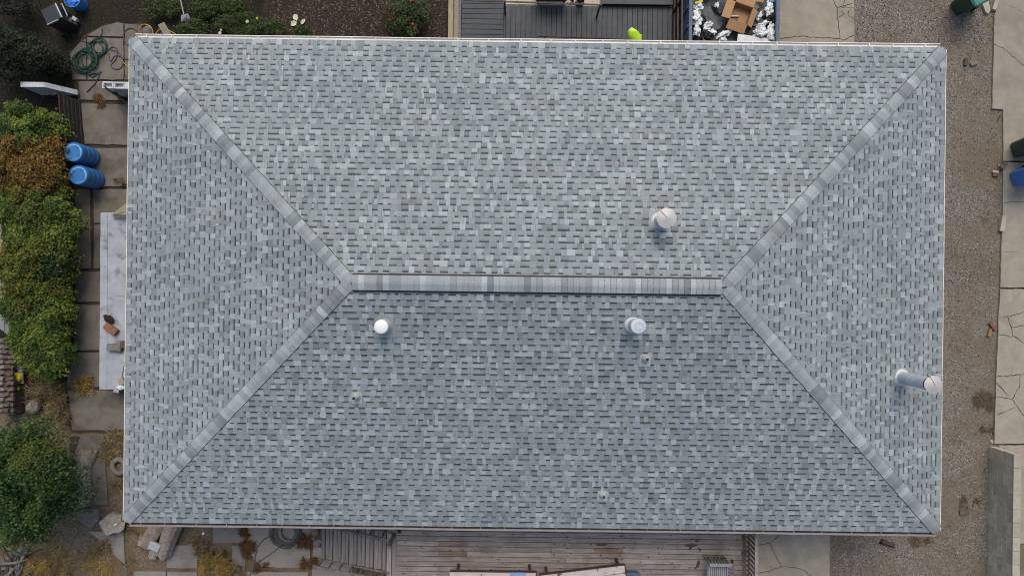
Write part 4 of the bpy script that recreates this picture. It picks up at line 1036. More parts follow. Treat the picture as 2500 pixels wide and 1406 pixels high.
pts = coil(288, 1140, .20, 1, .02, .06); m = MB(); m.tube(pts, .075, 10, closed=True); tag(m.build('tyre', M['rock'], None, True), 'grey ring shaped tyre half under the left eave', 'tyre')
for i, (u, v, r, l) in enumerate(((768, 1296, .16, 'grey stone beside the stair below the gutter'), (775, 1325, .15, 'grey stone beside the stair foot'), (762, 1312, .10, 'small stone between the two stair stones'), (496, 1302, .05, 'small white stone in the soil left of the concrete slab'), (240, 1187, .06, 'small stone between the slab and the eave'))):
    crumple('stone', P(u, v, r * .4), r, 40 + i, M['rock'] if i != 3 else M['pvc'], l, 'stone', (1, .85, .6), .2, 3, 1.3, smooth=True)
m = MB(); m.tube(coil(700, 1300, .42, 6, .10, .08) + coil(708, 1297, .27, 3, .22, .10), .012, 6)
m.tube([P(664, 1306, .09), P(645, 1315, .08), (P(628, 1335, .08)), P(622, 1365, .08), P(618, 1400, .08)], .012, 6); m.tube([P(694, 1326, .09), P(660, 1352, .08), P(628, 1374, .08), P(612, 1398, .08), P(605, 1425, .08)], .012, 6)
tag(m.build('grey_hose', M['hoseK'], None, True), 'grey hose coiled on the aggregate slab below the gutter', 'hose')

# ------------------------------------------------------------------ weathered deck at the bottom
ZD = 1.0
x0, x1 = P(968, 1300, ZD).x, P(1813, 1300, ZD).x
deck = thing('wooden_deck', 'weathered brown grey wooden deck below the bottom eave', 'deck', (0, 0, 0))
yy = P(1400, 1306, ZD).y + .147 * 4
row = 0
while yy > -9.6:
    cuts = [x0]; x = x0
    while True:
        x += .41 * random.randint(6, 12)
        if x > x1 - 1.2: break
        cuts.append(x)
    cuts.append(x1 + U(-.02, .02))
    for a, b in zip(cuts[:-1], cuts[1:]):
        segs = [(a, b, (U(.9, 1.08),) * 3)]
        if random.random() < .16 and b - a > 2.4:
            k = a + .41 * random.randint(2, 4); segs = [(a, k, (1, 1, 1)), (k, k + .82, (.80, .66, .52)), (k + .82, b, (1.03, 1.03, 1.03))]
        for q0, q1, cl in segs:
            m = MB(); m.box(((q0 + q1) / 2, yy + U(-.002, .002), ZD - .015 + U(-.003, .003)), (q1 - q0 - .006, .1335 + U(-.004, .002), .03), col=cl)
            m.build('deck_board', M['deckold'], deck, bevel=.004)
    yy -= .147; row += 1
m = MB(); m.box(((x0 + x1) / 2, -7.6, ZD - .12), (x1 - x0 - .04, 4.0, .14)); m.build('joist_shade', M['black'], deck)  # solid black box: joists and the shade under the boards in one colour
for i, xx in enumerate((x0 + .1, (x0 + x1) / 2, x1 - .1)):
    for y in (-6.1, -9.2):
        m = MB(); m.box((xx, y, .42), (.1, .1, .84)); m.build('post', M['railwood'], deck)
kn = MB()
for i in range(170):
    x, y = U(x0 + .1, x1 - .1), U(-8.6, -6.9); r = U(.010, .026); a0 = U(0, 3)
    kn.add([(x + r * 1.5 * math.cos(a), y + r * .7 * math.sin(a), ZD + .006) for a in [a0 * 0 + 2 * math.pi * j / 7 for j in range(7)]], [tuple(range(7))])
tag(kn.build('knots', M['knot'], deck), kind='stuff')
def stain(pts):
    q = [(x, y, ZD + .008) for x, y in rough([P2(u, v, ZD) for u, v in pts], .03, .010)]; m = MB(); m.add(q, [tuple(range(len(q)))]); o = m.build('stain', M['stain'], deck)
    if o.data.polygons[0].normal.z < 0: o.data.flip_normals()
stain([(1455, 1328), (1462, 1324), (1475, 1324), (1485, 1328), (1475, 1332), (1460, 1332)])
stain([(1671, 1329), (1690, 1325), (1705, 1331), (1692, 1334), (1685, 1342), (1679, 1341), (1683, 1335), (1672, 1333)])
stain([(1704, 1336), (1712, 1338), (1711, 1346), (1706, 1342)]); stain([(1696, 1318), (1705, 1317), (1706, 1322), (1698, 1322)])
stain([(1684, 1383), (1692, 1385), (1700, 1380), (1702, 1368), (1709, 1367), (1708, 1380), (1698, 1388)])
# trim boards at the stair end
for u0, u1, cl in ((943, 955, (1.5, 1.5, 1.55)), (956, 967, (1.05, 1.02, 1.0))):
    a, b = P(u0, 1400, ZD), P(u1, 1400, ZD); m = MB(); m.box(((a.x + b.x) / 2, -7.7, ZD - .012), (b.x - a.x - .006, 3.8, .034), col=cl); m.build('trim_board', M['decky'], deck, bevel=.004)
m = MB(); m.box((P(961, 1296, ZD).x + .02, P(961, 1304, ZD).y, ZD + .5), (.09, .09, 1.0)); m.build('newel', M['railwood'], deck, bevel=.006)
m = MB(); c = P(975, 1296, ZD + .02); m.box((c.x, c.y, ZD + .012), (.10, .13, .02)); m.build('drain_cover', M['redwood'], deck); m = MB(); m.box((c.x - .01, c.y, ZD + .026), (.05, .10, .004)); m.build('drain_hole', M['black'], deck)
# railing on the right edge of the deck
rl = thing('deck_railing', 'wooden railing with balusters along the right end of the weathered deck', 'railing', (0, 0, 0))
xr = P(1823, 1330, ZD + .08).x
for nm, z, w in (('bottom_rail', ZD + .10, .05), ('top_rail', ZD + .86, .085)):
    m = MB(); m.beam((xr, -6.3, z), (xr, -9.6, z), w, .045); m.build(nm, M['greylog'], rl, bevel=.005)
y = -6.4
while y > -9.5:
    m = MB(); m.box((xr, y, ZD + .47), (.04, .04, .74)); m.build('baluster', M['railwood'], rl); y -= .135

# stairs down to the left
st = thing('wooden_stairs', 'weathered wooden stairs going down left from the deck', 'stairs', (0, 0, 0))
ys0, ys1 = P(850, 1282, .5).y, P(778, 1364, .2).y - .03
edges = [784, 794, 813, 833, 852, 872, 892, 913, 933, 943]
for i in range(9):
    z = .10 + .10 * i; a, b = P(edges[i], 1340, z).x, P(edges[i + 1], 1340, z).x
    n = 2 if b - a > .15 else 1
    for k in range(n):
        w = (b - a) / n; m = MB(); m.box((a + w * (k + .5), (ys0 + ys1) / 2, z - .018), (w - .012, ys0 - ys1, .036)); m.build('tread', M['decky'], st, bevel=.004)
    m = MB(); m.box((b + .002, (ys0 + ys1) / 2, z + .03), (.012, ys0 - ys1 - .02, .06)); m.build('riser', M['black'], st)
def stair_rail(y, xa, xb, label, hi=.80, nb=7):
    t = thing('stair_railing', label, 'railing', (0, 0, 0))
    za, zb = .12, ZD + .08
    for nm, dz, w in (('bottom_rail', .06, .05), ('top_rail', hi, .075)):
        m = MB(); m.beam((xa, y, za + dz), (xb, y, zb + dz), w, .045); m.build(nm, M['railwood'], t, bevel=.005)
    for i in range(nb):
        f = (i + .5) / nb; x = xa + (xb - xa) * f; z = za + (zb - za) * f
        m = MB(); m.box((x, y, z + .03 + hi / 2), (.04, .04, hi)); m.build('baluster', M['railwood'], t)
    return t
stair_rail(P(835, 1287, .75).y, P(812, 1287, .3).x, P(955, 1300, 1.1).x, 'stair railing tucked under the bottom eave', .62, 5)
stair_rail(P(778, 1364, .2).y, P(776, 1364, .2).x, P(950, 1400, 1.1).x, 'stair railing nearer the bottom edge with pale gaps between balusters', .60, 7)

# flaking benches, chair, cloth and tub on the deck
def bench(a, b, w, planks, label):
    a, b = Vector(a), Vector(b); d = (b - a).normalized(); s = Vector((-d.y, d.x, 0)); t = thing('bench', label, 'bench', (0, 0, 0), 0, 'flaking painted benches on the deck')
    z = a.z
    for k in range(planks):
        o = s * (-(k + .5) * w); m = MB(); m.beam(a + o, b + o, w - .014, .04); m.build('plank', M['flake'], t, bevel=.004)
    m = MB(); m.beam(a + s * .015 - Vector((0, 0, .03)), b + s * .015 - Vector((0, 0, .03)), .03, .09); m.beam(b + d * .016 + s * .02 - Vector((0, 0, .02)), b + d * .016 - s * (w * planks) - Vector((0, 0, .02)), .028, .07); m.build('apron', M['redwood'], t)
    for f in (.09, .93):
        for q in (.035, -w * planks + .05):
            p = a.lerp(b, f) + s * q; m = MB(); m.box((p.x, p.y, (z + ZD) / 2 - .01), (.07, .07, z - ZD - .02)); m.build('leg', M['redwood'], t)
zb = ZD + .42
bench(P(1098, 1395, zb), P(1308, 1397, zb), .22, 2, 'flaking white painted bench lying level at the bottom edge of the deck')
bench(P(1316, 1404, zb), P(1524, 1379, zb), .22, 3, 'flaking pinkish white bench set at a slant on the deck')
m = MB(); c = P(1265, 1402, zb + .04); m.box((c.x, c.y, c.z), (.46, .12, .025), .0); m.box((c.x + .01, c.y - .09, c.z + .004), (.44, .10, .02)); tag(m.build('blue_cloth', M['bluecloth'], None, bevel=.008), 'folded pale blue cloth on the level bench', 'cloth')
c = P(1546, 1404, ZD + .25); t = thing('storage_tub', 'slate blue tub at the bottom edge beside the slanted bench', 'tub', (c.x, c.y - .08, ZD))
MB().box((0, 0, .13), (.34, .26, .26), taper=1.12).build('body', M['steelblue'], t, bevel=.02); MB().box((0, 0, .268), (.40, .32, .02)).build('lid', M['steelblue'], t, bevel=.006)
c = P(1752, 1385, ZD + .4); ch = thing('garden_chair', 'grey slatted wooden garden chair near the deck railing', 'chair', (c.x, c.y, ZD))
for i in range(9):
    m = MB(); m.box((-.23 + i * .056, -.20, .40), (.044, .62, .022)); m.build('seat_slat', M['greywood'], ch, bevel=.003)
m = MB(); m.box((.03, .155, .60), (.62, .085, .03)); m.build('top_rail', M['greywood'], ch, bevel=.004)
for i in range(6):
    m = MB(); m.beam((-.2 + i * .09, .20, .05), (-.2 + i * .09, .17, .58), .05, .02); m.build('back_slat', M['railwood'], ch)
m = MB(); m.box((-.02, .215, .10), (.60, .04, .07)); m.build('back_rail', M['railwood'], ch)
for s in (-1, 1):
    m = MB(); m.box((.0 + s * .27, .18, .29), (.05, .05, .58)); m.build('leg', M['railwood'], ch); m = MB(); m.box((s * .27, -.46, .20), (.05, .05, .40)); m.build('leg', M['railwood'], ch)
    m = MB(); m.box((s * .275, -.16, .385), (.03, .62, .05)); m.build('side_rail', M['greywood'], ch)
for i in range(6):
    m = MB(); m.beam((.31, .12 - i * .10, .36), (.52, -.02 - i * .10, .16), .07, .018); m.build('side_slat', M['greywood'], ch)
m = MB(); m.box((.53, -.2, .08), (.04, .6, .16)); m.build('side_foot', M['railwood'], ch)

# ------------------------------------------------------------------ composite deck at the top
ZC = .55
cd = thing('composite_deck', 'dark grey composite deck above the top eave', 'deck', (0, 0, 0))
ya = P(1400, 150, ZC).y
xa, xb = P(1127, 50, ZC).x, P(1229, 50, ZC).x
y = ya
while y < P(1180, -80, ZC).y:
    if y > P(1180, 8, ZC).y: break
    m = MB(); m.box(((xa + xb) / 2, y + .074, ZC - .014), (xb - xa, .139, .028)); m.build('deck_board', M['composite'], cd, bevel=.004); y += .1525
ytop = y
m = MB(); m.box((xb + .035, (ya + ytop) / 2, ZC - .013), (.055, ytop - ya, .026)); m.build('trim_board', M['composite'], cd, bevel=.003)
x = xb + .075; xe = P(1640, 50, ZC).x; yv = P(1400, 15, ZC).y
while x < xe:
    w = min(.1385, xe - x); m = MB(); m.box((x + w / 2, (ya + yv) / 2, ZC - .014), (w, yv - ya, .028)); m.build('deck_board', M['composite'], cd, bevel=.004); x += .1503
m = MB(); m.box(((xa + xe) / 2, (ya + yv) / 2, ZC - .12), (xe - xa, yv - ya - .02, .16)); m.build('joist_shade', M['black'], cd)  # joists and the dark below them, painted as one black box
xs = P(1468, 10, ZC + .16).x; y = yv + .005
while y < yv + 1.4:
    m = MB(); m.box(((xs + xe) / 2, y + .073, ZC + .135), (xe - xs, .139, .028)); m.build('step_board', M['composite'], cd, bevel=.004); y += .1525
m = MB(); m.box(((xs + xe) / 2, yv + .7, ZC + .05), (xe - xs - .02, 1.36, .13)); m.build('step_riser', M['black'], cd)
m = MB(); m.box((xa - .045, (ya + 10.5) / 2, ZC - .06), (.05, 10.5 - ya, .16)); m.build('fascia', M['steelblue'], cd, bevel=.004)
lt = sheet('landing', [P2(u, v, ZC - .03) for u, v in ((1127, -90), (1470, -90), (1470, 20), (1127, 12))], ZC - .03, M['mortar'])
for a, b in ((1132, 1231), (1233, 1262), (1264, 1338), (1340, 1398), (1400, 1446), (1448, 1466)):
    q = [P2(u, v, ZC + .006) for u, v in ((a, -90), (b, -90), (b, 7 + (b - 1130) * .026), (a, 7 + (a - 1130) * .026))]; m = MB(); m.prism(q, ZC - .028, ZC - .008); m.build('tile', M['tile'], lt)
lr = thing('landing_railing', 'thin dark metal railing across the cream landing', 'railing', (0, 0, 0))
zr = ZC + .9
m = MB(); m.beam(P(1132, 1, zr), P(1470, 13, zr), .035, .035); m.build('rail', M['darkmetal'], lr)
for u, v in ((1232, 3), (1466, 12)):
    p = P(u, v, zr); m = MB(); m.box((p.x, p.y, (zr + ZC) / 2), (.05, .05, zr - ZC)); m.build('post', M['darkmetal'], lr)
hr = thing('handrail', 'dark metal handrail along the top eave over the composite deck', 'railing', (0, 0, 0))
m = MB(); m.tube([P(1304, 104, 1.45), P(1314, 89, 1.45), P(1440, 93, 1.45), P(1600, 101, 1.45)], .022, 8); m.build('rail', M['darkmetal'], hr, True)
for u, v in ((1330, 90), (1450, 94), (1580, 100)):
    p = P(u, v, 1.43); m = MB(); m.tube([(p.x, p.y, ZC), (p.x, p.y, 1.43)], .018, 8); m.build('post', M['darkmetal'], hr)
sr = thing('deck_fence', 'dark brown metal railing between the composite deck and the dumpster', 'railing', (0, 0, 0))
xq = P(1647, 50, ZC + .1).x
for nm, z in (('bottom_rail', ZC + .06), ('middle_rail', ZC + .5), ('top_rail', ZC + .98)):
    m = MB(); m.beam((xq, ya - .2, z), (xq, 10.6, z), .045, .045); m.build(nm, M['darkmetal'], sr)
for y in (6.3, 8.24, 9.4, 10.5):
    m = MB(); m.box((xq, y, ZC + .45), (.055, .055, 1.1)); m.build('post', M['darkmetal'], sr)
sheet('side_strip', [P2(u, v) for u, v in ((1640, -200), (1690, -200), (1690, 140), (1640, 140))], .056, M['mulch'])
m = MB(); a, b = P(1094, 50, .3), P(1106, 50, .3); m.box(((a.x + b.x) / 2, 8.3, .15), (b.x - a.x, 4.8, .30)); tag(m.build('timber_edging', M['timber'], None, bevel=.012), 'pale timber edging between the mulch and the composite deck', 'timber')
m = MB(); a, b = P(1107, 50, .1), P(1121, 50, .1); m.box(((a.x + b.x) / 2, 8.3, .06), (b.x - a.x, 4.8, .12)); o = m.build('kerb', M['cream'], None, bevel=.01); tag(o, kind='structure')
# covered grill and maroon parasol on the landing
c = P(1347, -24, ZC + .5); t = thing('barbecue', 'black lidded barbecue at the top edge behind the thin railing', 'barbecue', (c.x, c.y, ZC))
pr = [(-.27, .50), (.27, .50), (.27, .66), (.2, .80), (0, .86), (-.2, .80), (-.27, .66)]; m = MB(); n = len(pr)
m.add([(-.48, y, z) for y, z in pr] + [(.48, y, z) for y, z in pr], [tuple(range(n))[::-1], tuple(range(n, 2 * n))] + [(i, (i + 1) % n, n + (i + 1) % n, n + i) for i in range(n)]); m.build('lid', M['black'], t, bevel=.03)
MB().box((0, 0, .36), (.9, .46, .28)).build('body', M['char'], t, bevel=.03); m = MB(); m.tube([(-.3, -.30, .62), (-.3, -.33, .63), (.3, -.33, .63), (.3, -.30, .62)], .014, 6); m.build('handle', M['silver'], t)
for sx in (-1, 1):
    for sy in (-1, 1): MB().box((sx * .38, sy * .18, .12), (.05, .05, .24)).build('leg', M['char'], t)
c = P(1418, -6, ZC + .4); t = thing('folded_parasol', 'folded maroon parasol standing at the top edge of the landing', 'parasol', (c.x, c.y, ZC))
MB().lathe([(.12, 0), (.13, .02), (.12, .06), (.03, .08)], 16).build('base', M['char'], t, True, auto=True); MB().tube([(0, 0, .05), (0, 0, 1.3)], .02, 8).build('pole', M['silver'], t)
m = MB()
for k in range(8):
    a = k * math.pi / 4; m.add([(.03 * math.cos(a), .03 * math.sin(a), 1.25), (.16 * math.cos(a), .16 * math.sin(a), .30), (.09 * math.cos(a + .39), .09 * math.sin(a + .39), .28), (.16 * math.cos(a + .785), .16 * math.sin(a + .785), .30)], [(0, 1, 2), (0, 2, 3)])
m.build('canopy', M['maroon'], t)
m = MB(); m.beam(P(1393, 0, ZC + .1), P(1400, 4, ZC + .02), .05, .04); tag(m.build('dark_stick', M['black'], None), 'short dark stick on the cream landing beside the barbecue', 'stick')

# ------------------------------------------------------------------ dumpster and its load
ZT = 1.35
dx0, dx1 = P(1686, 50, ZT).x, P(1899, 50, ZT).x; dy0, dy1 = 6.72, 10.6
dm = thing('dumpster', 'blue steel dumpster full of roofing waste above the top eave', 'dumpster', ((dx0 + dx1) / 2, (dy0 + dy1) / 2, 0))
wx, wy = (dx1 - dx0) / 2, (dy1 - dy0) / 2
for nm, c, s in (('side_wall', (-wx, 0, .72), (.05, 2 * wy, 1.2)), ('side_wall', (wx, 0, .72), (.05, 2 * wy, 1.2)), ('end_wall', (0, -wy, .72), (2 * wx - .06, .05, 1.2)), ('end_wall', (0, wy, .72), (2 * wx - .06, .05, 1.2)), ('floor', (0, 0, .14), (2 * wx - .06, 2 * wy - .06, .06))):
    MB().box(c, s).build(nm, M['steelblue'], dm)
m = MB()
for a, b in (((-wx, -wy), (-wx, wy)), ((wx, -wy), (wx, wy))): m.beam((*a, ZT - .02), (*b, ZT - .02), .10, .08)
for a, b in (((-wx + .055, -wy), (wx - .055, -wy)), ((-wx + .055, wy), (wx - .055, wy))): m.beam((*a, ZT - .022), (*b, ZT - .022), .10, .08)
m.build('rim', M['steelblue'], dm, bevel=.012)
for i in range(7):
    for s in (-1, 1): MB().box((s * (wx + .035), -wy + .3 + i * (2 * wy - .6) / 6, .70), (.06, .08, 1.1)).build('rib', M['steelblue'], dm)
for s in (-1, 1):
    for y in (-wy + .4, wy - .4): MB().lathe([(.03, -.05), (.09, -.05), (.09, .05), (.03, .05)], 16, (s * (wx - .2), y, .09), ax=Matrix.Rotation(math.pi / 2, 3, 'Y')).build('wheel', M['tyre'], dm, True, auto=True)
# heap the load rests on
g = 24; V = []; Fs = []
hx, hy = wx - .04, wy - .04
for j in range(g + 1):
    for i in range(g + 1):
        x, y = -hx + 2 * hx * i / g, -hy + 2 * hy * j / g
        V.append((x + (dx0 + dx1) / 2, y + (dy0 + dy1) / 2, .92 + .10 * mnoise.fractal(Vector((x * 2, y * 2, 3)), 1, 2, 3)))
for j in range(g):
    for i in range(g): a = j * (g + 1) + i; Fs.append((a, a + 1, a + g + 2, a + g + 1))
tag(np_obj('roofing_waste', V, Fs, None, M['scrap']), 'dark mass of torn roofing felt filling the dumpster', kind='stuff')
def dpos(u, v, z=1.05): return P(u, v, z)
for i in range(34):
    c = dpos(U(1698, 1888), U(-20, 98), U(1.0, 1.14)); o = MB().box((0, 0, 0), (U(.14, .42), U(.10, .26), .012)).build('shingle_scrap', M['scrap'] if i % 4 else M['rock'], None)
    o.location = c; o.rotation_euler = (U(-.4, .4), U(-.4, .4), U(0, 6.3)); tag(o, 'torn dark shingle scrap in the blue dumpster', 'shingle scrap', 'torn shingle scraps in the dumpster')
m = MB(); m.beam(dpos(1724, 20, 1.16), dpos(1748, 74, 1.12), .26, .012); tag(m.build('felt_strip', M['scrap'], None), 'long dark grey felt strip across the left part of the dumpster', 'felt strip')
m = MB(); m.beam(dpos(1800, 96, 1.18), dpos(1880, 108, 1.18), .30, .02); tag(m.build('metal_flashing', M['silver'], None), 'streaked grey sheet metal at the dumpster end by the gutter', 'sheet metal')
for i, (u, v, r, sq, l) in enumerate(((1700, 44, .16, (1.1, .9, .7), 'crumpled white wrapper against the left dumpster wall'), (1706, 18, .12, (1.1, .8, .7), 'white wrapper in the upper left of the dumpster'), (1702, 74, .12, (.7, 1.3, .6), 'thin white wrapper low along the left dumpster wall'),
        (1727, 64, .12, (.8, 1.1, .7), 'rolled white wrapper beside the felt strip'), (1738, 80, .10, (.8, 1.1, .6), 'greenish white wrapper below the rolled one'), (1768, 84, .13, (1.5, .6, .5), 'torn white wrapper under the cardboard box'),
        (1855, 82, .17, (1, 1, .8), 'round balled white wrapper in the lower right of the dumpster'), (1882, 86, .15, (1.1, .9, .7), 'greenish white wrapper in the lower right dumpster corner'), (1878, 24, .16, (1.2, .7, .6), 'white wrapper in the upper right of the dumpster'),
        (1862, 60, .12, (1.4, .5, .5), 'curled white wrapper strip right of the cardboard box'), (1855, 40, .07, (.6, 1.5, .6), 'narrow white wrapper shred right of the cardboard box'), (1766, 98, .08, (1, 1, .7), 'small white wrapper at the dumpster end by the gutter'), (1750, 14, .06, (1, 1, .7), 'small pale wrapper left of the cardboard box'), (1880, 8, .08, (1, 1, .6), 'pale wrapper at the top right of the dumpster'), (1883, 66, .11, (.7, 1.3, .5), 'pale blue grey wrapper beside the right dumpster wall'))):
    crumple('wrapper', dpos(u, v, 1.14), r, 60 + i * 1.37, M['wrap'], l, 'wrapper', sq, .80, 4, 1.5, 'white plastic wrappers in the dumpster')
for i, (u, v, r, l) in enumerate(((1885, 46, .20, 'black plastic sack beside the right dumpster wall'), (1726, 86, .16, 'black plastic sack in the lower left of the dumpster'), (1716, 60, .13, 'black plastic sack between the left wrappers'))):
    crumple('black_sack', dpos(u, v, 1.10), r, 90 + i, M['black'], l, 'sack', (1, 1, .6), .5, 4, 1.8)
brick_at(1706, 6, 1.16, .35, (.24, .07, .05), M['yellow'], 'yellow and black packet in the upper left of the dumpster', 'packet', 'packet')
brick_at(1886, 0, 1.16, .1, (.17, .14, .05), M['bluecloth'], 'pale blue grey box end in the upper right of the dumpster', 'small_box', 'box')
brick_at(1850, 1, 1.14, -.15, (.34, .12, .04), M['card'], 'orange cardboard piece behind the cardboard box', 'cardboard', 'cardboard')
# open cardboard box
c = dpos(1806, 38, 1.15); bx = thing('cardboard_box', 'open brown cardboard box on top of the dumpster load', 'cardboard box', (c.x, c.y, 1.05), -.33)
bw, bl, bh = .27, .26, .26
for nm, cc, ss in (('side', (-bw, 0, bh / 2), (.012, 2 * bl, bh)), ('side', (bw, 0, bh / 2), (.012, 2 * bl, bh)), ('side', (0, -bl, bh / 2), (2 * bw - .02, .012, bh)), ('side', (0, bl, bh / 2), (2 * bw - .02, .012, bh)), ('bottom', (0, 0, .008), (2 * bw - .02, 2 * bl - .02, .01))):
    MB().box(cc, ss).build(nm, M['card'], bx)
def flap(pts): 
    m = MB(); q = [Vector(p) for p in pts]; m.add(q + [p - Vector((0, 0, .008)) for p in q], [(0, 1, 2, 3), (7, 6, 5, 4), (0, 4, 5, 1), (1, 5, 6, 2), (2, 6, 7, 3), (3, 7, 4, 0)], (1.15, 1.12, 1.1)); m.build('flap', M['card'], bx)
flap([(-bw - .008, -bl, bh), (-bw - .008, bl, bh), (-bw - .24, bl, bh - .03), (-bw - .24, -bl, bh - .03)])
flap([(-bw, -bl - .008, bh), (bw, -bl - .008, bh), (bw, -bl - .24, bh - .10), (-bw, -bl - .24, bh - .10)])
flap([(bw + .008, -bl, bh), (bw + .008, bl, bh), (bw + .16, bl, bh - .10), (bw + .16, -bl, bh - .10)])
flap([(-bw, bl + .008, bh), (bw, bl + .008, bh), (bw, bl + .22, bh + .02), (-bw, bl + .22, bh + .02)])
c2 = dpos(1795, 40, 1.12); t = thing('caulk_tube', 'dark caulk tube lying in the cardboard box', 'tube', (c2.x, c2.y, 1.10), .0)
AX = Matrix.Rotation(math.pi / 2, 3, 'Y'); MB().lathe([(.028, -.11), (.028, .11)], 14, ax=AX).build('body', M['silver'], t, True, auto=True); MB().lathe([(.012, -.19), (.02, -.112), (.026, -.111)], 12, ax=AX).build('nozzle', M['pvc'], t, True, auto=True)

# ------------------------------------------------------------------ person in lime top on the composite deck
hd = P(1544, 87, 2.12); fdir = Vector((-.62, .78, 0)).normalized(); sdir = Vector((-fdir.y, fdir.x, 0))
base = Vector((hd.x, hd.y, 0)) - fdir * .30
def L3(f, s, z): return tuple(fdir * f + sdir * s + Vector((0, 0, z)))
vs, ed, rad, roots = [], [], [], []
def chain(pts, start=None):
    prev = start
    for f, s, z, r in pts:
        vs.append(L3(f, s, z)); rad.append(r); i = len(vs) - 1
        if prev is not None: ed.append((prev, i))
        prev = i
    return prev
pel = chain([(0, 0, .96, .155)]); roots.append(0)
ch = chain([(.05, 0, 1.12, .15), (.12, 0, 1.30, .18), (.17, 0, 1.46, .165)], pel); shd = len(vs) - 1
chain([(.24, 0, 1.53, .10), (.30, 0, 1.61, .095), (.33, 0, 1.70, .095), (.33, 0, 1.76, .07)], shd)
for s in (-1, 1):
    chain([(.02, s * .10, .86, .105), (.03 + s * .10, s * .11, .50, .075), (-.02 + s * .13, s * .11, .14, .05), (-.03 + s * .14, s * .11, .06, .055), (.13 + s * .14, s * .12, .045, .045)], pel)
    h = chain([(.19, s * .19, 1.42, .075), (.22 - s * .05, s * .25, 1.16, .055), (.34 - s * .08, s * .22, .98, .036), (.40 - s * .08, s * .21, .93, .036)], shd)
    for k in range(4):
        o = (k - 1.5) * .02; i0 = len(vs)
        chain([(.40 - s * .08, s * .21 + o, .925, .011), (.45 - s * .08, s * .21 + o * 1.2, .90 - .006 * abs(k - 1), .010), (.475 - s * .08, s * .21 + o * 1.2, .875, .009), (.47 - s * .08, s * .21 + o * 1.2, .855 + .006 * abs(k - 1.5), .008)]); roots.append(i0)
    i0 = len(vs); chain([(.37 - s * .08, s * .19, .945, .012), (.40 - s * .08, s * .165, .925, .011), (.43 - s * .08, s * .16, .905, .009)]); roots.append(i0)
me = bpy.data.meshes.new('person'); me.from_pydata(vs, ed, []); po = bpy.data.objects.new('person', me); COL.objects.link(po)
sk = po.modifiers.new('skin', 'SKIN'); lay = me.skin_vertices[0].data
for i, r in enumerate(rad): lay[i].radius = (r, r); lay[i].use_root = i in roots
sb = po.modifiers.new('sub', 'SUBSURF'); sb.levels = 2; sb.render_levels = 2
bpy.context.view_layer.update(); dg = bpy.context.evaluated_depsgraph_get()
me2 = bpy.data.meshes.new_from_object(po.evaluated_get(dg)); po.modifiers.clear(); po.data = me2
for k in ('skin', 'lime', 'char', 'tyre'): me2.materials.append(M[k])
for p_ in me2.polygons:
    z = p_.center.z; hx_ = p_.center.dot(fdir); p_.use_smooth = True
    p_.material_index = 3 if z < .10 else 1 if (1.02 < z < 1.58) else 2 if (z <= 1.02 and hx_ < .26) else 0
po.location = (base.x, base.y, ZC); tag(po, 'person in a lime green hooded top walking on the composite deck under the eave', 'person')
hc = Vector(L3(.315, 0, 1.66)); m = MB(); nb, K = 14, 18; vs2 = []; fs2 = []
for i in range(nb):
    a = math.pi * (.06 + .80 * i / (nb - 1))
    for k in range(K):
        b_ = 2 * math.pi * k / K
        bk = max(0., math.cos(a)); q = Vector((-math.cos(a) * (.155 + .20 * bk) - .01, math.sin(a) * math.cos(b_) * (.135 + .09 * bk), math.sin(a) * math.sin(b_) * .16 - .10 * bk)) * (1 + .05 * math.sin(3 * b_ + i))
        vs2.append(hc + fdir * q.x + sdir * q.y + Vector((0, 0, q.z)))
for i in range(nb - 1):
    for k in range(K): fs2.append((i * K + k, i * K + (k + 1) % K, (i + 1) * K + (k + 1) % K, (i + 1) * K + k))
fs2.append(tuple(range(K))); m.add(vs2, fs2); m.build('hood', M['lime'], po, True)
m = MB(); m.tube([hc + fdir * .118 + sdir * (.085 * math.cos(a)) + Vector((0, 0, .105 * math.sin(a))) for a in [2 * math.pi * j / 18 for j in range(18)]], .014, 6, closed=True); m.build('hood_trim', M['pvc'], po, True)
m = MB(); m.add([hc + fdir * .105 + Vector((0, 0, .03)) + sdir * .012, hc + fdir * .105 + Vector((0, 0, .03)) - sdir * .012, hc + fdir * .135 - Vector((0, 0, .02)), hc + fdir * .10 - Vector((0, 0, .025)) + sdir * .016, hc + fdir * .10 - Vector((0, 0, .025)) - sdir * .016], [(0, 1, 2), (0, 2, 3), (1, 4, 2), (3, 2, 4)]); m.build('nose', M['skin'], po)
for s in (-1, 1): m = MB(); m.lathe([(.002, -.012), (.010, -.004), (.010, .004), (.002, .012)], 10, hc + fdir * .092 + sdir * s * .032 + Vector((0, 0, .022))); m.build('eye', M['black'], po, True)
m = MB(); m.beam(hc + fdir * .092 + sdir * .025 - Vector((0, 0, .055)), hc + fdir * .092 - sdir * .025 - Vector((0, 0, .055)), .012, .012); m.build('mouth', M['redwood'], po)

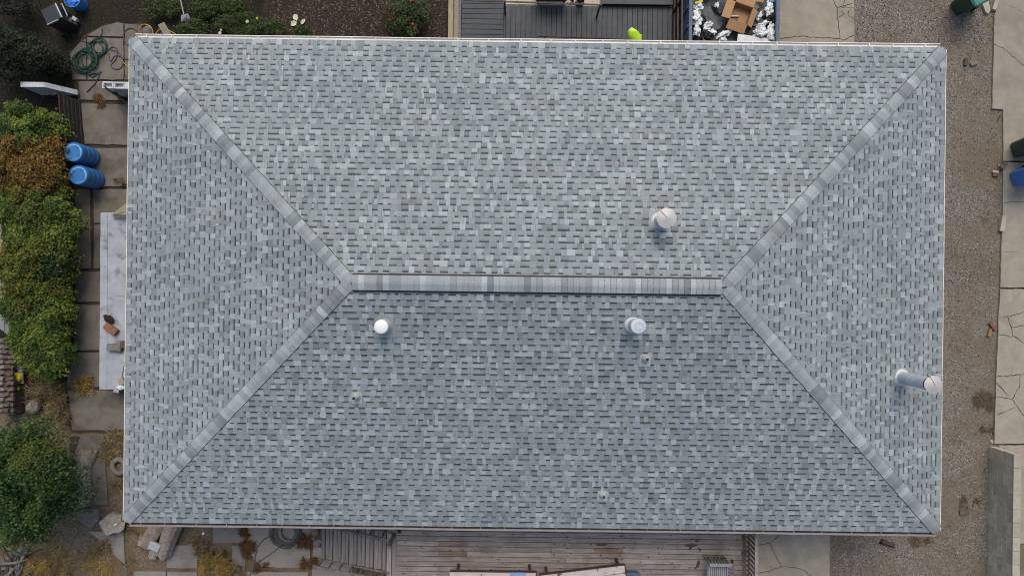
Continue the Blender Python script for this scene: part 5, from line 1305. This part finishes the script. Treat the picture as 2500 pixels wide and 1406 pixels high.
# ------------------------------------------------------------------ bins, block wall and bits on the right
def wheelie(u, v, rz, body, lid, label):
    c = P(u, v, .07); t = thing('wheeled_bin', label, 'wheeled bin', (c.x, c.y, .02 if u < 2450 else .075), rz)
    m = MB(); lv = [(.02, .21, .24), (.06, .23, .26), (.50, .26, .30), (.93, .285, .345), (.96, .30, .36), (1.0, .30, .36)]; vs = []
    for z, a, b in lv: vs += [(x, y, z) for x, y in ((-a, -b * .8), (-a * .8, -b), (a * .8, -b), (a, -b * .8), (a, b * .8), (a * .8, b), (-a * .8, b), (-a, b * .8))]
    n = 8; fs = [tuple(range(n))[::-1]]
    for i in range(len(lv) - 1):
        for k in range(n): fs.append((i * n + k, i * n + (k + 1) % n, (i + 1) * n + (k + 1) % n, (i + 1) * n + k))
    fs.append(tuple(range((len(lv) - 1) * n, len(lv) * n))); m.add(vs, fs); m.build('body', M[body], t, bevel=.012)
    l = MB(); l.add([(-.30, -.40, 1.005), (.30, -.40, 1.005), (.31, .36, 1.005), (-.31, .36, 1.005), (-.27, -.36, 1.05), (.27, -.36, 1.05), (.27, .33, 1.10), (-.27, .33, 1.10)], [(3, 2, 1, 0), (4, 5, 6, 7), (0, 1, 5, 4), (1, 2, 6, 5), (2, 3, 7, 6), (3, 0, 4, 7)])
    lo = l.build('lid', M[lid], t, bevel=.02)
    for s in (-1, 1): MB().box((s * .12, -.42, 1.03), (.18, .05, .03)).build('grip', M[body], lo, bevel=.008)
    m = MB(); m.tube([(-.22, .36, .98), (-.22, .44, 1.0), (.22, .44, 1.0), (.22, .36, .98)], .018, 8); m.build('handle', M[body], t)
    for s in (-1, 1): MB().lathe([(.03, -.03), (.12, -.03), (.125, 0), (.12, .03), (.03, .03)], 20, (s * .27, .27, .125), ax=Matrix.Rotation(math.pi / 2, 3, 'Y')).build('wheel', M['tyre'], t, True, auto=True)
    return t
wheelie(2346, 15, math.radians(-62), 'binG', 'binGl', 'green wheeled bin at the top edge standing on the gravel')
wheelie(2488, 363, math.radians(-75), 'binG', 'binG', 'dark green wheeled bin at the right edge above the blue one')
wheelie(2487, 433, math.radians(-72), 'binB', 'binB', 'bright blue wheeled bin at the right edge')
o = slab(None, [(2393, -40), (2406, -40), (2419, 25), (2413, 34), (2407, 30), (2398, 8)], .10, M['capstone'], name='kerb_stone', amp=.008); tag(o, 'pale kerb stone right of the green bin, left of its pair', 'kerb stone')
o = slab(None, [(2440, -40), (2455, -40), (2432, 26), (2424, 22)], .12, M['capstone'], name='kerb_stone', amp=.008); tag(o, 'pale kerb stone slanting at the corner of the pavement', 'kerb stone')
bw_ = thing('block_wall', 'grey concrete block wall with beige cap blocks in the lower right corner', 'block wall', (0, 0, 0))
wa = P(2414, 1088, 0); xw = wa.x + .1; y0w = wa.y; 
m = MB(); m.box((xw + .004, y0w - 3.2, .5), (.188, 6.38, .998)); m.build('core', M['mortar'], bw_)
for r in range(5):
    y = y0w - (.2 if r % 2 else 0.0)
    if r % 2: m = MB(); m.box((xw, y0w - .096, .1 + .2 * r), (.2, .184, .184)); m.build('block', M['block'], bw_, bevel=.006)
    while y > y0w - 5.8:
        m = MB(); m.box((xw + U(-.002, .002), y - .2, .1 + .2 * r), (.2, .384, .184)); m.build('block', M['block'], bw_, bevel=.006); y -= .4
y = y0w
while y > y0w - 5.8:
    m = MB(); m.box((xw, y - .2, 1.03), (.215, .392, .055)); m.build('cap_block', M['capstone'], bw_, bevel=.008); y -= .4
brick_at(2358, 152, .01, 1.5, (.22, .11, .07), M['oldbrick'], 'dark red brick on the gravel, left of the lighter one')
brick_at(2378, 156, .01, .35, (.23, .10, .07), M['rock'], 'grey brown brick on the gravel, right of the darker one')
brick_at(2450, 404, .08, .8, (.24, .13, .09), M['oldbrick'], 'brown block on a pale base at the pavement notch')
brick_at(2443, 408, .005, .05, (.16, .16, .06), M['capstone'], 'pale square base block at the pavement notch', 'block', 'block')
brick_at(2430, 420, .01, -.1, (.19, .07, .08), M['capstone'], 'pale half block below the pavement notch', 'block', 'block')
brick_at(2430, 428, .01, -.12, (.18, .09, .06), M['oldbrick'], 'dark half block below the pale half block')
brick_at(2447, 546, .01, 1.42, (.48, .13, .12), M['capstone'], 'long pale kerb block at the pavement edge', 'kerb_block', 'block')
brick_at(2424, 796, .01, -.95, (.28, .12, .08), M['brick'], 'orange red brick at the edge of the pavement')
brick_at(2416, 812, .01, 1.35, (.25, .09, .07), M['ochre'], 'yellowish brick end below the orange red brick', 'brick', 'brick')
brick_at(2354, 1250, .01, .1, (.29, .16, .05), M['oldbrick'], 'flat brown brick on the gravel beside the block wall')
log(P(2152, 1321, .05), P(2181, 1330, .05), (.075, .07), 12, 2.2, 'log', M['bark'], 'short dark brown log on the gravel below the eave corner')
crumple('stone', P(2421, 1078, .03), .055, 77, M['capstone'], 'pale stone at the end of the block wall', 'stone', (1, .9, .7), .3)
m = MB(); m.beam(P(2436, 296, .02), P(2443, 280, .03), .02, .02); tag(m.build('stick', M['bark'], None), 'dark stick in the pavement notch', 'stick')
